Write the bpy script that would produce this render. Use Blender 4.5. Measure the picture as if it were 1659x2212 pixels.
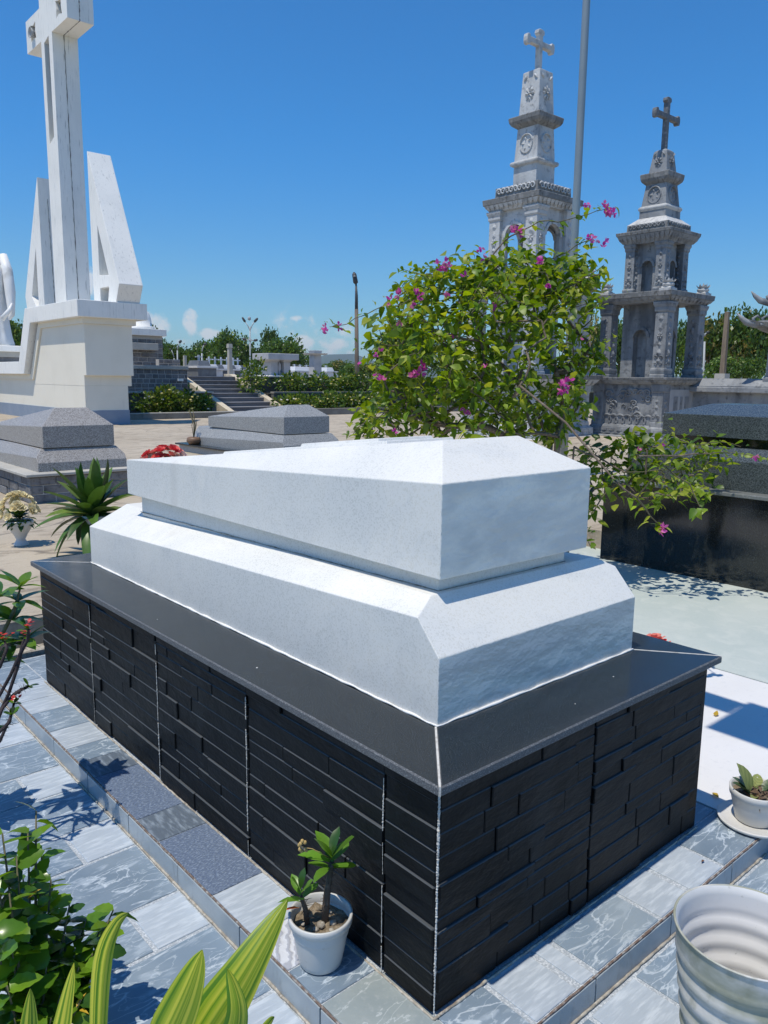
import bpy, bmesh, math, random
from mathutils import Vector, Matrix, Euler, noise
from mathutils.geometry import tessellate_polygon
for o in list(bpy.data.objects): bpy.data.objects.remove(o)
scene = bpy.context.scene
COL = scene.collection
rnd = random.Random(7)
R = math.radians
# ------------------------------------------------------------------ camera
PW, PH, FPX = 1659.0, 2212.0, 1696.11          # picture units used for measuring, focal length in them
PITCH, ROLL, YAW = R(9.6274), R(0.6719), R(48.732)
CAM = Vector((-1.2695, -1.2308, 1.6))
_fw = Vector((math.cos(PITCH)*math.cos(YAW), math.cos(PITCH)*math.sin(YAW), -math.sin(PITCH)))
_r0 = Vector((math.sin(YAW), -math.cos(YAW), 0)); _u0 = _r0.cross(_fw)
_rt = math.cos(ROLL)*_r0 + math.sin(ROLL)*_u0
_up = -math.sin(ROLL)*_r0 + math.cos(ROLL)*_u0
cd = bpy.data.cameras.new('camera'); co = bpy.data.objects.new('camera', cd); COL.objects.link(co)
mw = Matrix.Identity(4)
for i in range(3):
    mw[i][0], mw[i][1], mw[i][2], mw[i][3] = _rt[i], _up[i], -_fw[i], CAM[i]
co.matrix_world = mw
cd.sensor_fit = 'HORIZONTAL'; cd.sensor_width = 36; cd.lens = FPX/PW*36
cd.clip_start = 0.05; cd.clip_end = 20000
scene.camera = co
scene.cycles.max_bounces = 5; scene.cycles.diffuse_bounces = 2; scene.cycles.glossy_bounces = 2; scene.cycles.transmission_bounces = 4; scene.cycles.transparent_max_bounces = 4
def ray(x, y): return (_fw + _rt*((x-PW/2)/FPX) - _up*((y-PH/2)/FPX))
def at(x, y, z=0.0): d = ray(x, y); return CAM + d*((z-CAM.z)/d.z)
def atx(x, y, v): d = ray(x, y); return CAM + d*((v-CAM.x)/d.x)
def aty(x, y, v): d = ray(x, y); return CAM + d*((v-CAM.y)/d.y)
def atd(x, y, d): return CAM + ray(x, y)*d
def proj(P):
    d = Vector(P)-CAM; z = d.dot(_fw); return (PW/2+FPX*d.dot(_rt)/z, PH/2-FPX*d.dot(_up)/z)
# ------------------------------------------------------------------ light
SUN_EL = R(70.5); SUN_AZ = R(1.2)              # azimuth of travel, measured from +X
sd = bpy.data.lights.new('sun', 'SUN'); so = bpy.data.objects.new('sun', sd); COL.objects.link(so)
sd.energy = 5.0; sd.angle = R(0.53); sd.color = (1.0, 0.93, 0.81)
travel = Vector((math.cos(SUN_EL)*math.cos(SUN_AZ), math.cos(SUN_EL)*math.sin(SUN_AZ), -math.sin(SUN_EL)))
so.rotation_mode = 'QUATERNION'; so.rotation_quaternion = travel.to_track_quat('-Z', 'Y'); so.location = (-5, 0, 20)
world = bpy.data.worlds.new('World'); scene.world = world; world.use_nodes = True
wn, wl = world.node_tree.nodes, world.node_tree.links
wn.clear()
w_out = wn.new('ShaderNodeOutputWorld'); w_bg = wn.new('ShaderNodeBackground')
w_sky = wn.new('ShaderNodeTexSky'); w_sky.sky_type = 'NISHITA'; w_sky.sun_disc = False
w_sky.sun_elevation = SUN_EL; w_sky.sun_rotation = R(270); w_sky.altitude = 0
w_sky.air_density = 1.0; w_sky.dust_density = 0.0; w_sky.ozone_density = 1.0
w_bg.inputs['Strength'].default_value = 0.112
scene.view_settings.view_transform = 'Standard'; scene.view_settings.look = 'None'
scene.view_settings.exposure = -0.36; scene.view_settings.gamma = 1.0
def wnode(t, **k):
    n = wn.new(t)
    for a, b in k.items(): setattr(n, a, b)
    return n
def wmath(op, a, b=None, c=None, clamp=False):
    n = wn.new('ShaderNodeMath'); n.operation = op; n.use_clamp = clamp
    for i, v in enumerate((a, b, c)):
        if v is None: continue
        if isinstance(v, (int, float)): n.inputs[i].default_value = v
        else: wl.new(v, n.inputs[i])
    return n.outputs[0]
def build_sky():
    geo = wnode('ShaderNodeTexCoord'); sep = wnode('ShaderNodeSeparateXYZ'); wl.new(geo.outputs['Generated'], sep.inputs[0])
    x, y, z = sep.outputs
    az = wmath('ARCTAN2', y, x)                       # azimuth from +X, radians
    el = wmath('ARCSINE', z)
    nz = wnode('ShaderNodeTexNoise'); nz.inputs['Scale'].default_value = 62; nz.inputs['Detail'].default_value = 5; nz.inputs['Roughness'].default_value = .6
    wl.new(geo.outputs['Generated'], nz.inputs['Vector'])
    nb = wnode('ShaderNodeTexNoise'); nb.inputs['Scale'].default_value = 9; nb.inputs['Detail'].default_value = 5
    wl.new(geo.outputs['Generated'], nb.inputs['Vector'])
    tot = None
    # cumulus heaps low over the horizon: picture x, y (base), half width, height, weight
    for (px, py, hw, hh, wgt) in [(336,706,36,36,1.0),(412,698,20,34,1.0),(452,722,32,15,.85),(404,738,60,9,.35),
                                  (500,748,60,12,.5),(640,687,20,8,.7),(655,744,30,24,.85),(720,742,40,18,.75),(600,752,60,14,.5),(700,762,90,12,.45),
                                  (820,464,34,8,.16),(192,610,18,40,.7),(1000,770,80,20,.5),
                                  (1240,760,60,24,.6)]:
        d = ray(px, py).normalized(); a0 = math.atan2(d.y, d.x); e0 = math.asin(d.z)
        sx, sy = hw/FPX, hh/FPX
        u = wmath('DIVIDE', wmath('SUBTRACT', az, a0), sx); v = wmath('DIVIDE', wmath('SUBTRACT', el, e0), sy)
        r2 = wmath('ADD', wmath('MULTIPLY', u, u), wmath('MULTIPLY', v, v))
        g = wmath('MULTIPLY', wmath('SUBTRACT', 1.0, r2, clamp=True), wgt)
        tot = g if tot is None else wmath('MAXIMUM', tot, g)
    # the same kind of low cloud all the way round the horizon, outside the frame too
    band = wmath('MULTIPLY', wmath('SUBTRACT', 1.0, wmath('ABSOLUTE', wmath('DIVIDE', wmath('SUBTRACT', el, .055), .05)), clamp=True),
                 wmath('MULTIPLY', wmath('SUBTRACT', nb.outputs[0], .50, clamp=True), 1.9))
    tot = wmath('MAXIMUM', tot, band)
    m = wmath('ADD', wmath('MULTIPLY', tot, 1.5), wmath('MULTIPLY', wmath('SUBTRACT', nz.outputs[0], .5), 3.0))
    rmp = wnode('ShaderNodeMapRange'); rmp.interpolation_type = 'SMOOTHSTEP'
    rmp.inputs['From Min'].default_value = .22; rmp.inputs['From Max'].default_value = 1.25; rmp.inputs['To Max'].default_value = .72
    wl.new(wmath('MULTIPLY', m, wmath('MULTIPLY', tot, 4.0, clamp=True)), rmp.inputs['Value'])
    mix = wnode('ShaderNodeMix'); mix.data_type = 'RGBA'
    wl.new(rmp.outputs[0], mix.inputs['Factor'])
    # deepen the blue as a phone camera does
    tm = wnode('ShaderNodeMapRange'); tm.interpolation_type = 'SMOOTHSTEP'; tm.inputs['From Min'].default_value = 0.0; tm.inputs['From Max'].default_value = .30; wl.new(el, tm.inputs['Value'])
    tc = wnode('ShaderNodeMix'); tc.data_type = 'RGBA'; tc.inputs['A'].default_value = (.60, .98, 1.24, 1); tc.inputs['B'].default_value = (.29, 1.05, 1.70, 1); wl.new(tm.outputs[0], tc.inputs['Factor'])
    hsv = wnode('ShaderNodeVectorMath'); hsv.operation = 'MULTIPLY'; wl.new(tc.outputs['Result'], hsv.inputs[1])
    wl.new(w_sky.outputs[0], hsv.inputs[0])
    wl.new(hsv.outputs[0], mix.inputs['A']); mix.inputs['B'].default_value = (9.5, 9.4, 9.6, 1)
    wl.new(mix.outputs['Result'], w_bg.inputs['Color']); wl.new(w_bg.outputs[0], w_out.inputs['Surface'])
build_sky()
# ------------------------------------------------------------------ helpers: objects
def link(o): COL.objects.link(o); return o
def thing(name, label, cat, loc=(0,0,0), group=None, kind=None):
    o = link(bpy.data.objects.new(name, None)); o.location = loc; o.empty_display_size = .1
    o['label'] = label
    if cat: o['category'] = cat
    if group: o['group'] = group
    if kind: o['kind'] = kind
    return o
def tag(o, label=None, cat=None, group=None, kind=None):
    if label: o['label'] = label
    if cat: o['category'] = cat
    if group: o['group'] = group
    if kind: o['kind'] = kind
    return o
def attach(o, parent):
    if parent is not None:
        o.parent = parent
        if parent.parent is None and parent.type == 'EMPTY': o.location = -parent.location
    return o
def obj_from(name, me, mat=None, parent=None):
    if mat is not None and not me.materials: me.materials.append(mat)
    return attach(link(bpy.data.objects.new(name, me)), parent)
def dup(root, loc=None, rotz=None, scale=None, label=None, name=None):
    r = link(root.copy())
    if loc is not None: r.location = loc
    if rotz is not None: r.rotation_euler = (0, 0, rotz)
    if scale is not None: r.scale = (scale,)*3 if isinstance(scale, (int, float)) else scale
    if label: r['label'] = label
    for ch in root.children:
        c = link(ch.copy()); c.parent = r
        for g in ch.children:
            d = link(g.copy()); d.parent = c
    return r
class MB:
    def __init__(s): s.v, s.f, s.sm = [], [], []
    def add(s, vs, fs, smooth=False):
        n = len(s.v); s.v += [tuple(v) for v in vs]; s.f += [tuple(i+n for i in f) for f in fs]; s.sm += [smooth]*len(fs); return s
    def box(s, x0, x1, y0, y1, z0, z1):
        vs = [(x, y, z) for x in (x0, x1) for y in (y0, y1) for z in (z0, z1)]
        return s.add(vs, [(0,1,3,2),(4,6,7,5),(0,4,5,1),(2,3,7,6),(0,2,6,4),(1,5,7,3)])
    def fr(s, cx, cy, z0, a0, z1, a1, b0=None, b1=None):          # square frustum, half widths
        b0 = a0 if b0 is None else b0; b1 = a1 if b1 is None else b1
        vs = [(cx-a0,cy-b0,z0),(cx+a0,cy-b0,z0),(cx+a0,cy+b0,z0),(cx-a0,cy+b0,z0),(cx-a1,cy-b1,z1),(cx+a1,cy-b1,z1),(cx+a1,cy+b1,z1),(cx-a1,cy+b1,z1)]
        return s.add(vs, [(3,2,1,0),(4,5,6,7),(0,1,5,4),(1,2,6,5),(2,3,7,6),(3,0,4,7)])
    def profile(s, cx, cy, pts):                                   # stack of square sections [(z, half width)]
        for (z0, a0), (z1, a1) in zip(pts, pts[1:]):
            if abs(z1-z0) > 1e-6 or a0 != a1: s.fr(cx, cy, z0, a0, z1+1e-5, a1)
        return s
    def prism(s, poly, holes, axis, a, b):                         # 2-D polygon with holes extruded along an axis
        loops = [poly]+list(holes); flat = [p for l in loops for p in l]
        tris = tessellate_polygon([[Vector((p[0], p[1], 0)) for p in l] for l in loops])
        def P(p, t): return {'x': (t, p[0], p[1]), 'y': (p[0], t, p[1]), 'z': (p[0], p[1], t)}[axis]
        n = len(flat); vs = [P(p, a) for p in flat]+[P(p, b) for p in flat]
        fs = [tuple(t) for t in tris]+[tuple(i+n for i in reversed(t)) for t in tris]
        k = 0
        for l in loops:
            m = len(l)
            for i in range(m): j = (i+1) % m; fs.append((k+i, k+j, k+j+n, k+i+n))
            k += m
        return s.add(vs, fs)
    def lathe(s, prof, n=32, c=(0,0,0), smooth=True, rfun=None):
        vs = []
        for r, z in prof:
            for i in range(n):
                a = 2*math.pi*i/n; q = r*(rfun(a, z) if rfun else 1)
                vs.append((c[0]+q*math.cos(a), c[1]+q*math.sin(a), c[2]+z))
        fs = [(k*n+i, k*n+(i+1) % n, (k+1)*n+(i+1) % n, (k+1)*n+i) for k in range(len(prof)-1) for i in range(n)]
        return s.add(vs, fs, smooth)
    def tube(s, pts, rad, n=8, caps=True, smooth=True):
        pts = [Vector(p) for p in pts]; m = len(pts)
        if isinstance(rad, (int, float)): rad = [rad]*m
        vs = []; prev = None
        for i, p in enumerate(pts):
            t = (pts[min(i+1, m-1)]-pts[max(i-1, 0)])
            if t.length < 1e-9: t = Vector((0, 0, 1))
            t.normalize()
            if prev is None: prev = t.orthogonal().normalized()
            prev = (prev - t*prev.dot(t))
            if prev.length < 1e-6: prev = t.orthogonal()
            prev.normalize(); q = t.cross(prev)
            for k in range(n):
                a = 2*math.pi*k/n; vs.append(p+(prev*math.cos(a)+q*math.sin(a))*rad[i])
        fs = [(i*n+k, i*n+(k+1) % n, (i+1)*n+(k+1) % n, (i+1)*n+k) for i in range(m-1) for k in range(n)]
        if caps: fs += [tuple(reversed(range(n))), tuple(range((m-1)*n, m*n))]
        return s.add(vs, fs, smooth)
    def mesh(s, name, mat=None, bevel=0, seg=1):
        me = bpy.data.meshes.new(name); me.from_pydata(s.v, [], s.f)
        for p, q in zip(me.polygons, s.sm): p.use_smooth = q
        bm = bmesh.new(); bm.from_mesh(me)
        bmesh.ops.remove_doubles(bm, verts=bm.verts, dist=1e-6)
        bmesh.ops.recalc_face_normals(bm, faces=bm.faces)
        if bevel:
            es = [e for e in bm.edges if len(e.link_faces) == 2 and e.calc_face_angle(0) > .35]
            bmesh.ops.bevel(bm, geom=es, offset=bevel, offset_type='OFFSET', segments=seg, profile=.6, affect='EDGES', clamp_overlap=True)
        bm.to_mesh(me); bm.free(); me.validate()
        if mat: me.materials.append(mat)
        return me
    def build(s, name, mat, parent=None, bevel=0, seg=1):
        return obj_from(name, s.mesh(name, mat, bevel, seg), None, parent)
def polytope(planes, name, mat, parent=None, bevel=0, seg=2):
    """convex solid: every plane is (n, d) with n.p <= d"""
    pl = [(Vector(n), d) for n, d in planes]; vs = []
    for i in range(len(pl)):
        for j in range(i+1, len(pl)):
            for k in range(j+1, len(pl)):
                M3 = Matrix((pl[i][0], pl[j][0], pl[k][0]))
                if abs(M3.determinant()) < 1e-7: continue
                q = M3.inverted() @ Vector((pl[i][1], pl[j][1], pl[k][1]))
                if all(n.dot(q) <= d+1e-6 for n, d in pl) and all((q-w).length > 1e-5 for w in vs): vs.append(q)
    bm = bmesh.new(); bv = [bm.verts.new(v) for v in vs]
    bmesh.ops.convex_hull(bm, input=bv)
    bmesh.ops.dissolve_limit(bm, angle_limit=.003, verts=bm.verts, edges=bm.edges)
    bmesh.ops.recalc_face_normals(bm, faces=bm.faces)
    if bevel: bmesh.ops.bevel(bm, geom=list(bm.edges), offset=bevel, offset_type='OFFSET', segments=seg, profile=.5, affect='EDGES', clamp_overlap=True)
    me = bpy.data.meshes.new(name); bm.to_mesh(me); bm.free()
    return obj_from(name, me, mat, parent)
# ------------------------------------------------------------------ helpers: materials
def mat(name, base, rough=.6, layers=(), bump=(), spec=.5, metal=0, transl=0, rand=0, rrough=None, island=0):
    """layers: (kind, scale, lo, hi, colour, amount, opts); bump: (kind, scale, strength, distance, opts)"""
    m = bpy.data.materials.new(name); m.use_nodes = True; nt = m.node_tree; N, L = nt.nodes, nt.links
    b = N['Principled BSDF']; out = N['Material Output']
    geo = N.new('ShaderNodeNewGeometry')
    def tex(kind, scale, o):
        vec = geo.outputs['Position']
        if o.get('stretch') or o.get('rot'):
            mp = N.new('ShaderNodeMapping'); mp.inputs['Scale'].default_value = o.get('stretch', (1,1,1)); mp.inputs['Rotation'].default_value = o.get('rot', (0,0,0))
            L.new(vec, mp.inputs['Vector']); vec = mp.outputs[0]
        if kind == 'noise':
            t = N.new('ShaderNodeTexNoise'); t.inputs['Scale'].default_value = scale; t.inputs['Detail'].default_value = min(4, o.get('detail', 4))
            t.inputs['Roughness'].default_value = o.get('rough', .55); t.inputs['Distortion'].default_value = o.get('dist', 0)
            L.new(vec, t.inputs['Vector']); return t.outputs[0]
        if kind == 'ridge':                                   # thin veins: 1-|2n-1|
            t = N.new('ShaderNodeTexNoise'); t.inputs['Scale'].default_value = scale; t.inputs['Detail'].default_value = o.get('detail', 3)
            t.inputs['Distortion'].default_value = o.get('dist', .6); L.new(vec, t.inputs['Vector'])
            a = N.new('ShaderNodeMath'); a.operation = 'MULTIPLY_ADD'; a.inputs[1].default_value = 2; a.inputs[2].default_value = -1; L.new(t.outputs[0], a.inputs[0])
            c = N.new('ShaderNodeMath'); c.operation = 'ABSOLUTE'; L.new(a.outputs[0], c.inputs[0])
            e = N.new('ShaderNodeMath'); e.operation = 'SUBTRACT'; e.inputs[0].default_value = 1; L.new(c.outputs[0], e.inputs[1]); return e.outputs[0]
        if kind == 'voronoi':
            t = N.new('ShaderNodeTexVoronoi'); t.inputs['Scale'].default_value = scale; t.feature = o.get('feature', 'F1'); L.new(vec, t.inputs['Vector'])
            if o.get('cell'):
                s = N.new('ShaderNodeSeparateColor'); L.new(t.outputs['Color'], s.inputs[0]); return s.outputs[0]
            return t.outputs['Distance']
        if kind == 'wave':
            t = N.new('ShaderNodeTexWave'); t.inputs['Scale'].default_value = scale; t.inputs['Distortion'].default_value = o.get('dist', 4)
            t.inputs['Detail'].default_value = 3; t.inputs['Detail Scale'].default_value = o.get('ds', 1.5); L.new(vec, t.inputs['Vector']); return t.outputs[1]
        if kind == 'up':
            s = N.new('ShaderNodeSeparateXYZ'); L.new(geo.outputs['Normal'], s.inputs[0]); return s.outputs[2]
    col = None
    rgb = N.new('ShaderNodeRGB'); rgb.outputs[0].default_value = (*base, 1); col = rgb.outputs[0]
    if rand or island:
        oi = N.new('ShaderNodeObjectInfo'); mr = N.new('ShaderNodeMapRange'); amt = rand or island
        mr.inputs['To Min'].default_value = 1-amt; mr.inputs['To Max'].default_value = 1+amt
        L.new(geo.outputs['Random Per Island'] if island else oi.outputs['Random'], mr.inputs['Value'])
        h = N.new('ShaderNodeHueSaturation'); L.new(mr.outputs[0], h.inputs['Value']); L.new(col, h.inputs['Color']); col = h.outputs[0]
    for (kind, scale, lo, hi, c2, amt, *o) in layers:
        o = o[0] if o else {}
        mr = N.new('ShaderNodeMapRange'); mr.interpolation_type = 'SMOOTHSTEP' if o.get('smooth', 1) else 'LINEAR'
        mr.inputs['From Min'].default_value = lo; mr.inputs['From Max'].default_value = hi; mr.inputs['To Max'].default_value = amt
        L.new(tex(kind, scale, o), mr.inputs['Value'])
        mx = N.new('ShaderNodeMix'); mx.data_type = 'RGBA'; L.new(mr.outputs[0], mx.inputs['Factor']); L.new(col, mx.inputs['A']); mx.inputs['B'].default_value = (*c2, 1)
        col = mx.outputs['Result']
    L.new(col, b.inputs['Base Color']); b.inputs['Roughness'].default_value = rough; b.inputs['Specular IOR Level'].default_value = spec; b.inputs['Metallic'].default_value = metal
    if rrough:
        kind, scale, lo, hi, r2 = rrough
        mr = N.new('ShaderNodeMapRange'); mr.inputs['From Min'].default_value = lo; mr.inputs['From Max'].default_value = hi
        mr.inputs['To Min'].default_value = rough; mr.inputs['To Max'].default_value = r2; L.new(tex(kind, scale, {}), mr.inputs['Value']); L.new(mr.outputs[0], b.inputs['Roughness'])
    prev = None
    for (kind, scale, st, dist, *o) in bump:
        o = o[0] if o else {}
        bp = N.new('ShaderNodeBump'); bp.inputs['Strength'].default_value = st; bp.inputs['Distance'].default_value = dist
        L.new(tex(kind, scale, o), bp.inputs['Height'])
        if prev: L.new(prev, bp.inputs['Normal'])
        prev = bp.outputs[0]
    if prev: L.new(prev, b.inputs['Normal'])
    if transl:
        tr = N.new('ShaderNodeBsdfTranslucent'); hs = N.new('ShaderNodeHueSaturation'); hs.inputs['Value'].default_value = 1.5; hs.inputs['Saturation'].default_value = 1.1
        hs.inputs['Hue'].default_value = .485; L.new(col, hs.inputs['Color']); L.new(hs.outputs[0], tr.inputs['Color'])
        ms = N.new('ShaderNodeMixShader'); ms.inputs[0].default_value = transl; L.new(b.outputs[0], ms.inputs[1]); L.new(tr.outputs[0], ms.inputs[2]); L.new(ms.outputs[0], out.inputs['Surface'])
    return m
# ------------------------------------------------------------------ materials
m_marble = mat('white_marble', (.72,.70,.63), .40, [('noise',1.1,.36,.66,(.56,.57,.54),.9,{'detail':5,'dist':1.0}), ('noise',4,.48,.75,(.55,.56,.535),.65,{'detail':7,'dist':.8,'rot':(.3,.4,.2),'stretch':(1,2,2)}),
    ('voronoi',230,.0,.4,(.84,.84,.82),.45,{'cell':1}), ('noise',150,.55,.7,(.55,.56,.55),.2,{'detail':2}), ('noise',2.2,.62,.78,(.55,.535,.49),.35,{'detail':6,'stretch':(2,2,.5)})],
    bump=[('noise',150,.25,.0012,{'detail':2})], rrough=('voronoi',300,.1,.5,.65))
m_marble_b = mat('veined_marble_lightened', (.90,.865,.77), .42, [('noise',1.8,.36,.62,(.66,.655,.615),.9,{'detail':7,'dist':.9,'stretch':(1,1,2.2),'rot':(0,.35,0)}), ('noise',6,.48,.70,(.68,.675,.63),.8,{'detail':7,'dist':.9,'stretch':(1,1,3.0),'rot':(0,-.5,0)}),('noise',1.1,.55,.68,(.52,.53,.51),.7,{'detail':6,'dist':1.2,'stretch':(1,1,1.8)}),
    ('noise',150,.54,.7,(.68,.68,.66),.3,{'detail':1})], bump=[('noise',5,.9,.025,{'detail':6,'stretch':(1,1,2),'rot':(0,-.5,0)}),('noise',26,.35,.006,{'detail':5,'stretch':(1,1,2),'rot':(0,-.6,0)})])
m_slab = mat('black_granite_polished', (.016,.020,.022), .12, [('noise',420,.56,.68,(.07,.078,.085),.7,{'detail':1}),('noise',9,.45,.7,(.018,.020,.023),.5)], spec=.38,
    rrough=('noise',6,.35,.7,.22))
m_slabedge = mat('granite_edge_sawn', (.085,.09,.095), .7, [('noise',300,.5,.7,(.25,.26,.27),.8,{'detail':1})])
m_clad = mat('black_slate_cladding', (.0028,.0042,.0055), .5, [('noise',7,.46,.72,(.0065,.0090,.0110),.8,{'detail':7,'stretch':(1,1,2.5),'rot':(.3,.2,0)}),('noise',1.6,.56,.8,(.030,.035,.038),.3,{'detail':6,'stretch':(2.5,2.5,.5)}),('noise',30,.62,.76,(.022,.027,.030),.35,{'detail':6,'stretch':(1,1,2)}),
    ('up',0,.3,.75,(.14,.152,.16),.55)], bump=[('noise',14,.45,.012,{'detail':7,'stretch':(1,1,2.4),'rot':(.35,.25,0)}),('noise',70,.3,.003,{'detail':4})], spec=.2, rand=.3)  # upward faces paler: ledge dust, also standing in for their sunlit highlights
m_cladcore = mat('cladding_core', (.010,.011,.012), .8)
m_grout = mat('white_cement_grout', (.62,.60,.55), .85, [('noise',40,.45,.7,(.34,.31,.27),.8),('noise',160,.5,.7,(.75,.74,.70),.6)], bump=[('noise',120,.5,.002)])
m_stain = mat('lime_streaks', (.10,.11,.12), .8, [('noise',30,.4,.7,(.03,.033,.036),.9,{'stretch':(3,3,.6)})])
m_dirt = mat('dirty_mortar_bead', (.44,.40,.33), .9, [('noise',25,.4,.65,(.22,.19,.15),.9),('noise',90,.5,.7,(.62,.59,.52),.6)], bump=[('noise',70,.6,.004)])
VA = {'dist':.5,'detail':6,'rot':(0,0,-.75),'stretch':(1,3.2,1)}; VB = {'dist':.8,'detail':6,'rot':(0,0,-.35),'stretch':(1,2.2,1)}
m_tslate = mat('tile_slate_blue', (.185,.245,.305), .40, [('noise',4,.35,.7,(.245,.305,.36),.8,{'detail':4,'dist':.6}),('noise',9,.54,.68,(.40,.47,.53),.75,VA),('ridge',3.6,.965,1,(.58,.65,.70),.75,VA),('ridge',7,.975,1,(.50,.57,.62),.6,VB),('noise',2.0,.56,.7,(.30,.36,.40),.5)],
    bump=[('noise',9,.55,.007,VA),('noise',45,.2,.003,{'detail':4})], rand=.12)
m_tgreen = mat('tile_slate_green', (.26,.305,.31), .45, [('noise',6,.35,.7,(.33,.37,.36),.8,{'detail':7,'dist':.6}),('ridge',4,.98,1,(.56,.60,.60),.6,VA),('noise',60,.5,.75,(.38,.41,.41),.5)],
    bump=[('noise',11,.35,.006,VB),('noise',45,.2,.003,{'detail':6})])
m_tlight = mat('tile_light_grained', (.40,.455,.505), .4, [('noise',10,.42,.68,(.55,.605,.65),.9,{'detail':7,'stretch':(1,6,1),'rot':(0,0,-.75)}),('noise',26,.5,.72,(.36,.405,.45),.6,{'detail':5,'stretch':(1,7,1),'rot':(0,0,-.75)})],
    bump=[('noise',26,.3,.003,{'detail':6,'stretch':(1,6,1),'rot':(0,0,-.75)})], rand=.06)
m_tdark = mat('tile_dark_slate', (.115,.145,.18), .4, [('noise',14,.45,.72,(.30,.36,.42),.8,{'detail':6,'stretch':(4,1,1),'rot':(0,0,-.5)})], bump=[('noise',20,.5,.005,{'detail':5,'stretch':(4,1,1),'rot':(0,0,-.5)})])
m_tpeb = mat('tile_blue_rippled', (.12,.16,.235), .38, [('noise',85,.45,.70,(.27,.335,.43),.9,{'detail':2,'stretch':(1,2.6,1),'rot':(0,0,-.6)})], bump=[('noise',85,.8,.005,{'detail':2,'stretch':(1,2.6,1),'rot':(0,0,-.6)})])
m_twood = mat('tile_pale_ridged', (.62,.64,.67), .45, [('wave',14,.3,.8,(.34,.36,.41),.8,{'dist':7,'rot':(0,0,.6)})], bump=[('wave',14,.5,.004,{'dist':7,'rot':(0,0,.6)})])
m_tband = mat('tile_mortar_band', (.34,.38,.415), .7, [('noise',170,.42,.66,(.60,.64,.67),.9,{'detail':2}),('noise',14,.5,.75,(.32,.36,.39),.5)], bump=[('noise',170,.35,.0015,{'detail':2})])
m_triser = mat('tile_riser', (.31,.355,.385), .3, [('noise',9,.35,.7,(.40,.45,.47),.8,{'detail':6}),('noise',40,.55,.75,(.22,.24,.25),.5,{'stretch':(1,1,.3)})], rand=.06)
m_whitefloor = mat('white_cement_floor', (.88,.87,.85), .6, [('noise',1.5,.4,.7,(.80,.79,.77),.8),('noise',30,.55,.75,(.62,.63,.64),.4,{'detail':6}),('voronoi',60,.0,.05,(.4,.4,.4),.3)], bump=[('noise',60,.1,.002)])
m_jade = mat('pale_green_marble_floor', (.52,.57,.535), .5, [('noise',1.6,.36,.66,(.45,.515,.49),.7,{'detail':4,'dist':.8}),('noise',6,.46,.70,(.60,.635,.595),.55,{'detail':4,'dist':.8}),('ridge',6,.97,1,(.42,.48,.46),.35,{'dist':1.2}),('noise',40,.5,.75,(.56,.60,.565),.4)])
m_conc = mat('yard_concrete', (.41,.345,.255), .85, [('noise',.55,.38,.66,(.49,.42,.32),.9,{'detail':6}),('noise',3.5,.48,.7,(.22,.175,.125),.85,{'detail':8,'stretch':(1,2.4,1)}),('noise',1.3,.6,.78,(.14,.11,.08),.65,{'detail':7,'stretch':(1.2,3.2,1)}),('noise',60,.5,.75,(.56,.51,.43),.5),('ridge',.55,.992,1,(.14,.12,.1),.7,{'dist':.6,'detail':2})],
    bump=[('noise',14,.5,.02,{'detail':7}),('noise',3.5,.4,.03,{'detail':6,'stretch':(1,2.4,1)})])
m_kerb = mat('weathered_kerb_concrete', (.27,.235,.185), .9, [('noise',3,.4,.7,(.37,.33,.27),.9,{'detail':7}),('noise',9,.5,.75,(.14,.12,.095),.7,{'detail':6})], bump=[('noise',30,.5,.008)])
m_earth = mat('ground_earth', (.16,.17,.10), .95, [('noise',.08,.4,.6,(.11,.16,.06),.9),('noise',.6,.45,.7,(.24,.22,.16),.6)])
# ------------------------------------------------------------------ ground sheets
def sheet(name, x0, x1, y0, y1, z, m, kind='structure', label=None, parent=None, nx=1):
    mb = MB(); mb.add([(x0,y0,z),(x1,y0,z),(x1,y1,z),(x0,y1,z)], [(0,1,2,3)]); o = mb.build(name, m, parent)
    if kind: o['kind'] = kind
    if label: o['label'] = label
    return o
ZF, ZY = -0.082, 0.18                                   # lower tiled floor, concrete yard
sheet('ground', -6000, 6000, -6000, 6000, -0.6, m_earth, label='bare earth running out to the horizon')
yard = MB(); yard.box(-40, 60, 3.55, 120, -.5, ZY); yard.box(5.2, 60, -30, 3.55, -.5, ZY)
o = yard.build('concrete_yard', m_conc); tag(o, 'weathered tan concrete yard between the graves', kind='structure')
kb = MB(); kb.box(-40, 5.0, 3.50, 3.548, -.3, ZY-.006); tag(kb.build('yard_edge', m_kerb), 'rough brown concrete face of the raised yard', kind='structure')
ks = MB(); ks.box(-3.2, 1.5, 3.40, 3.498, -.3, .016); tag(ks.build('cement_strip', m_dirt, bevel=.008), 'pale cement strip at the foot of the yard edge', kind='structure')
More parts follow.
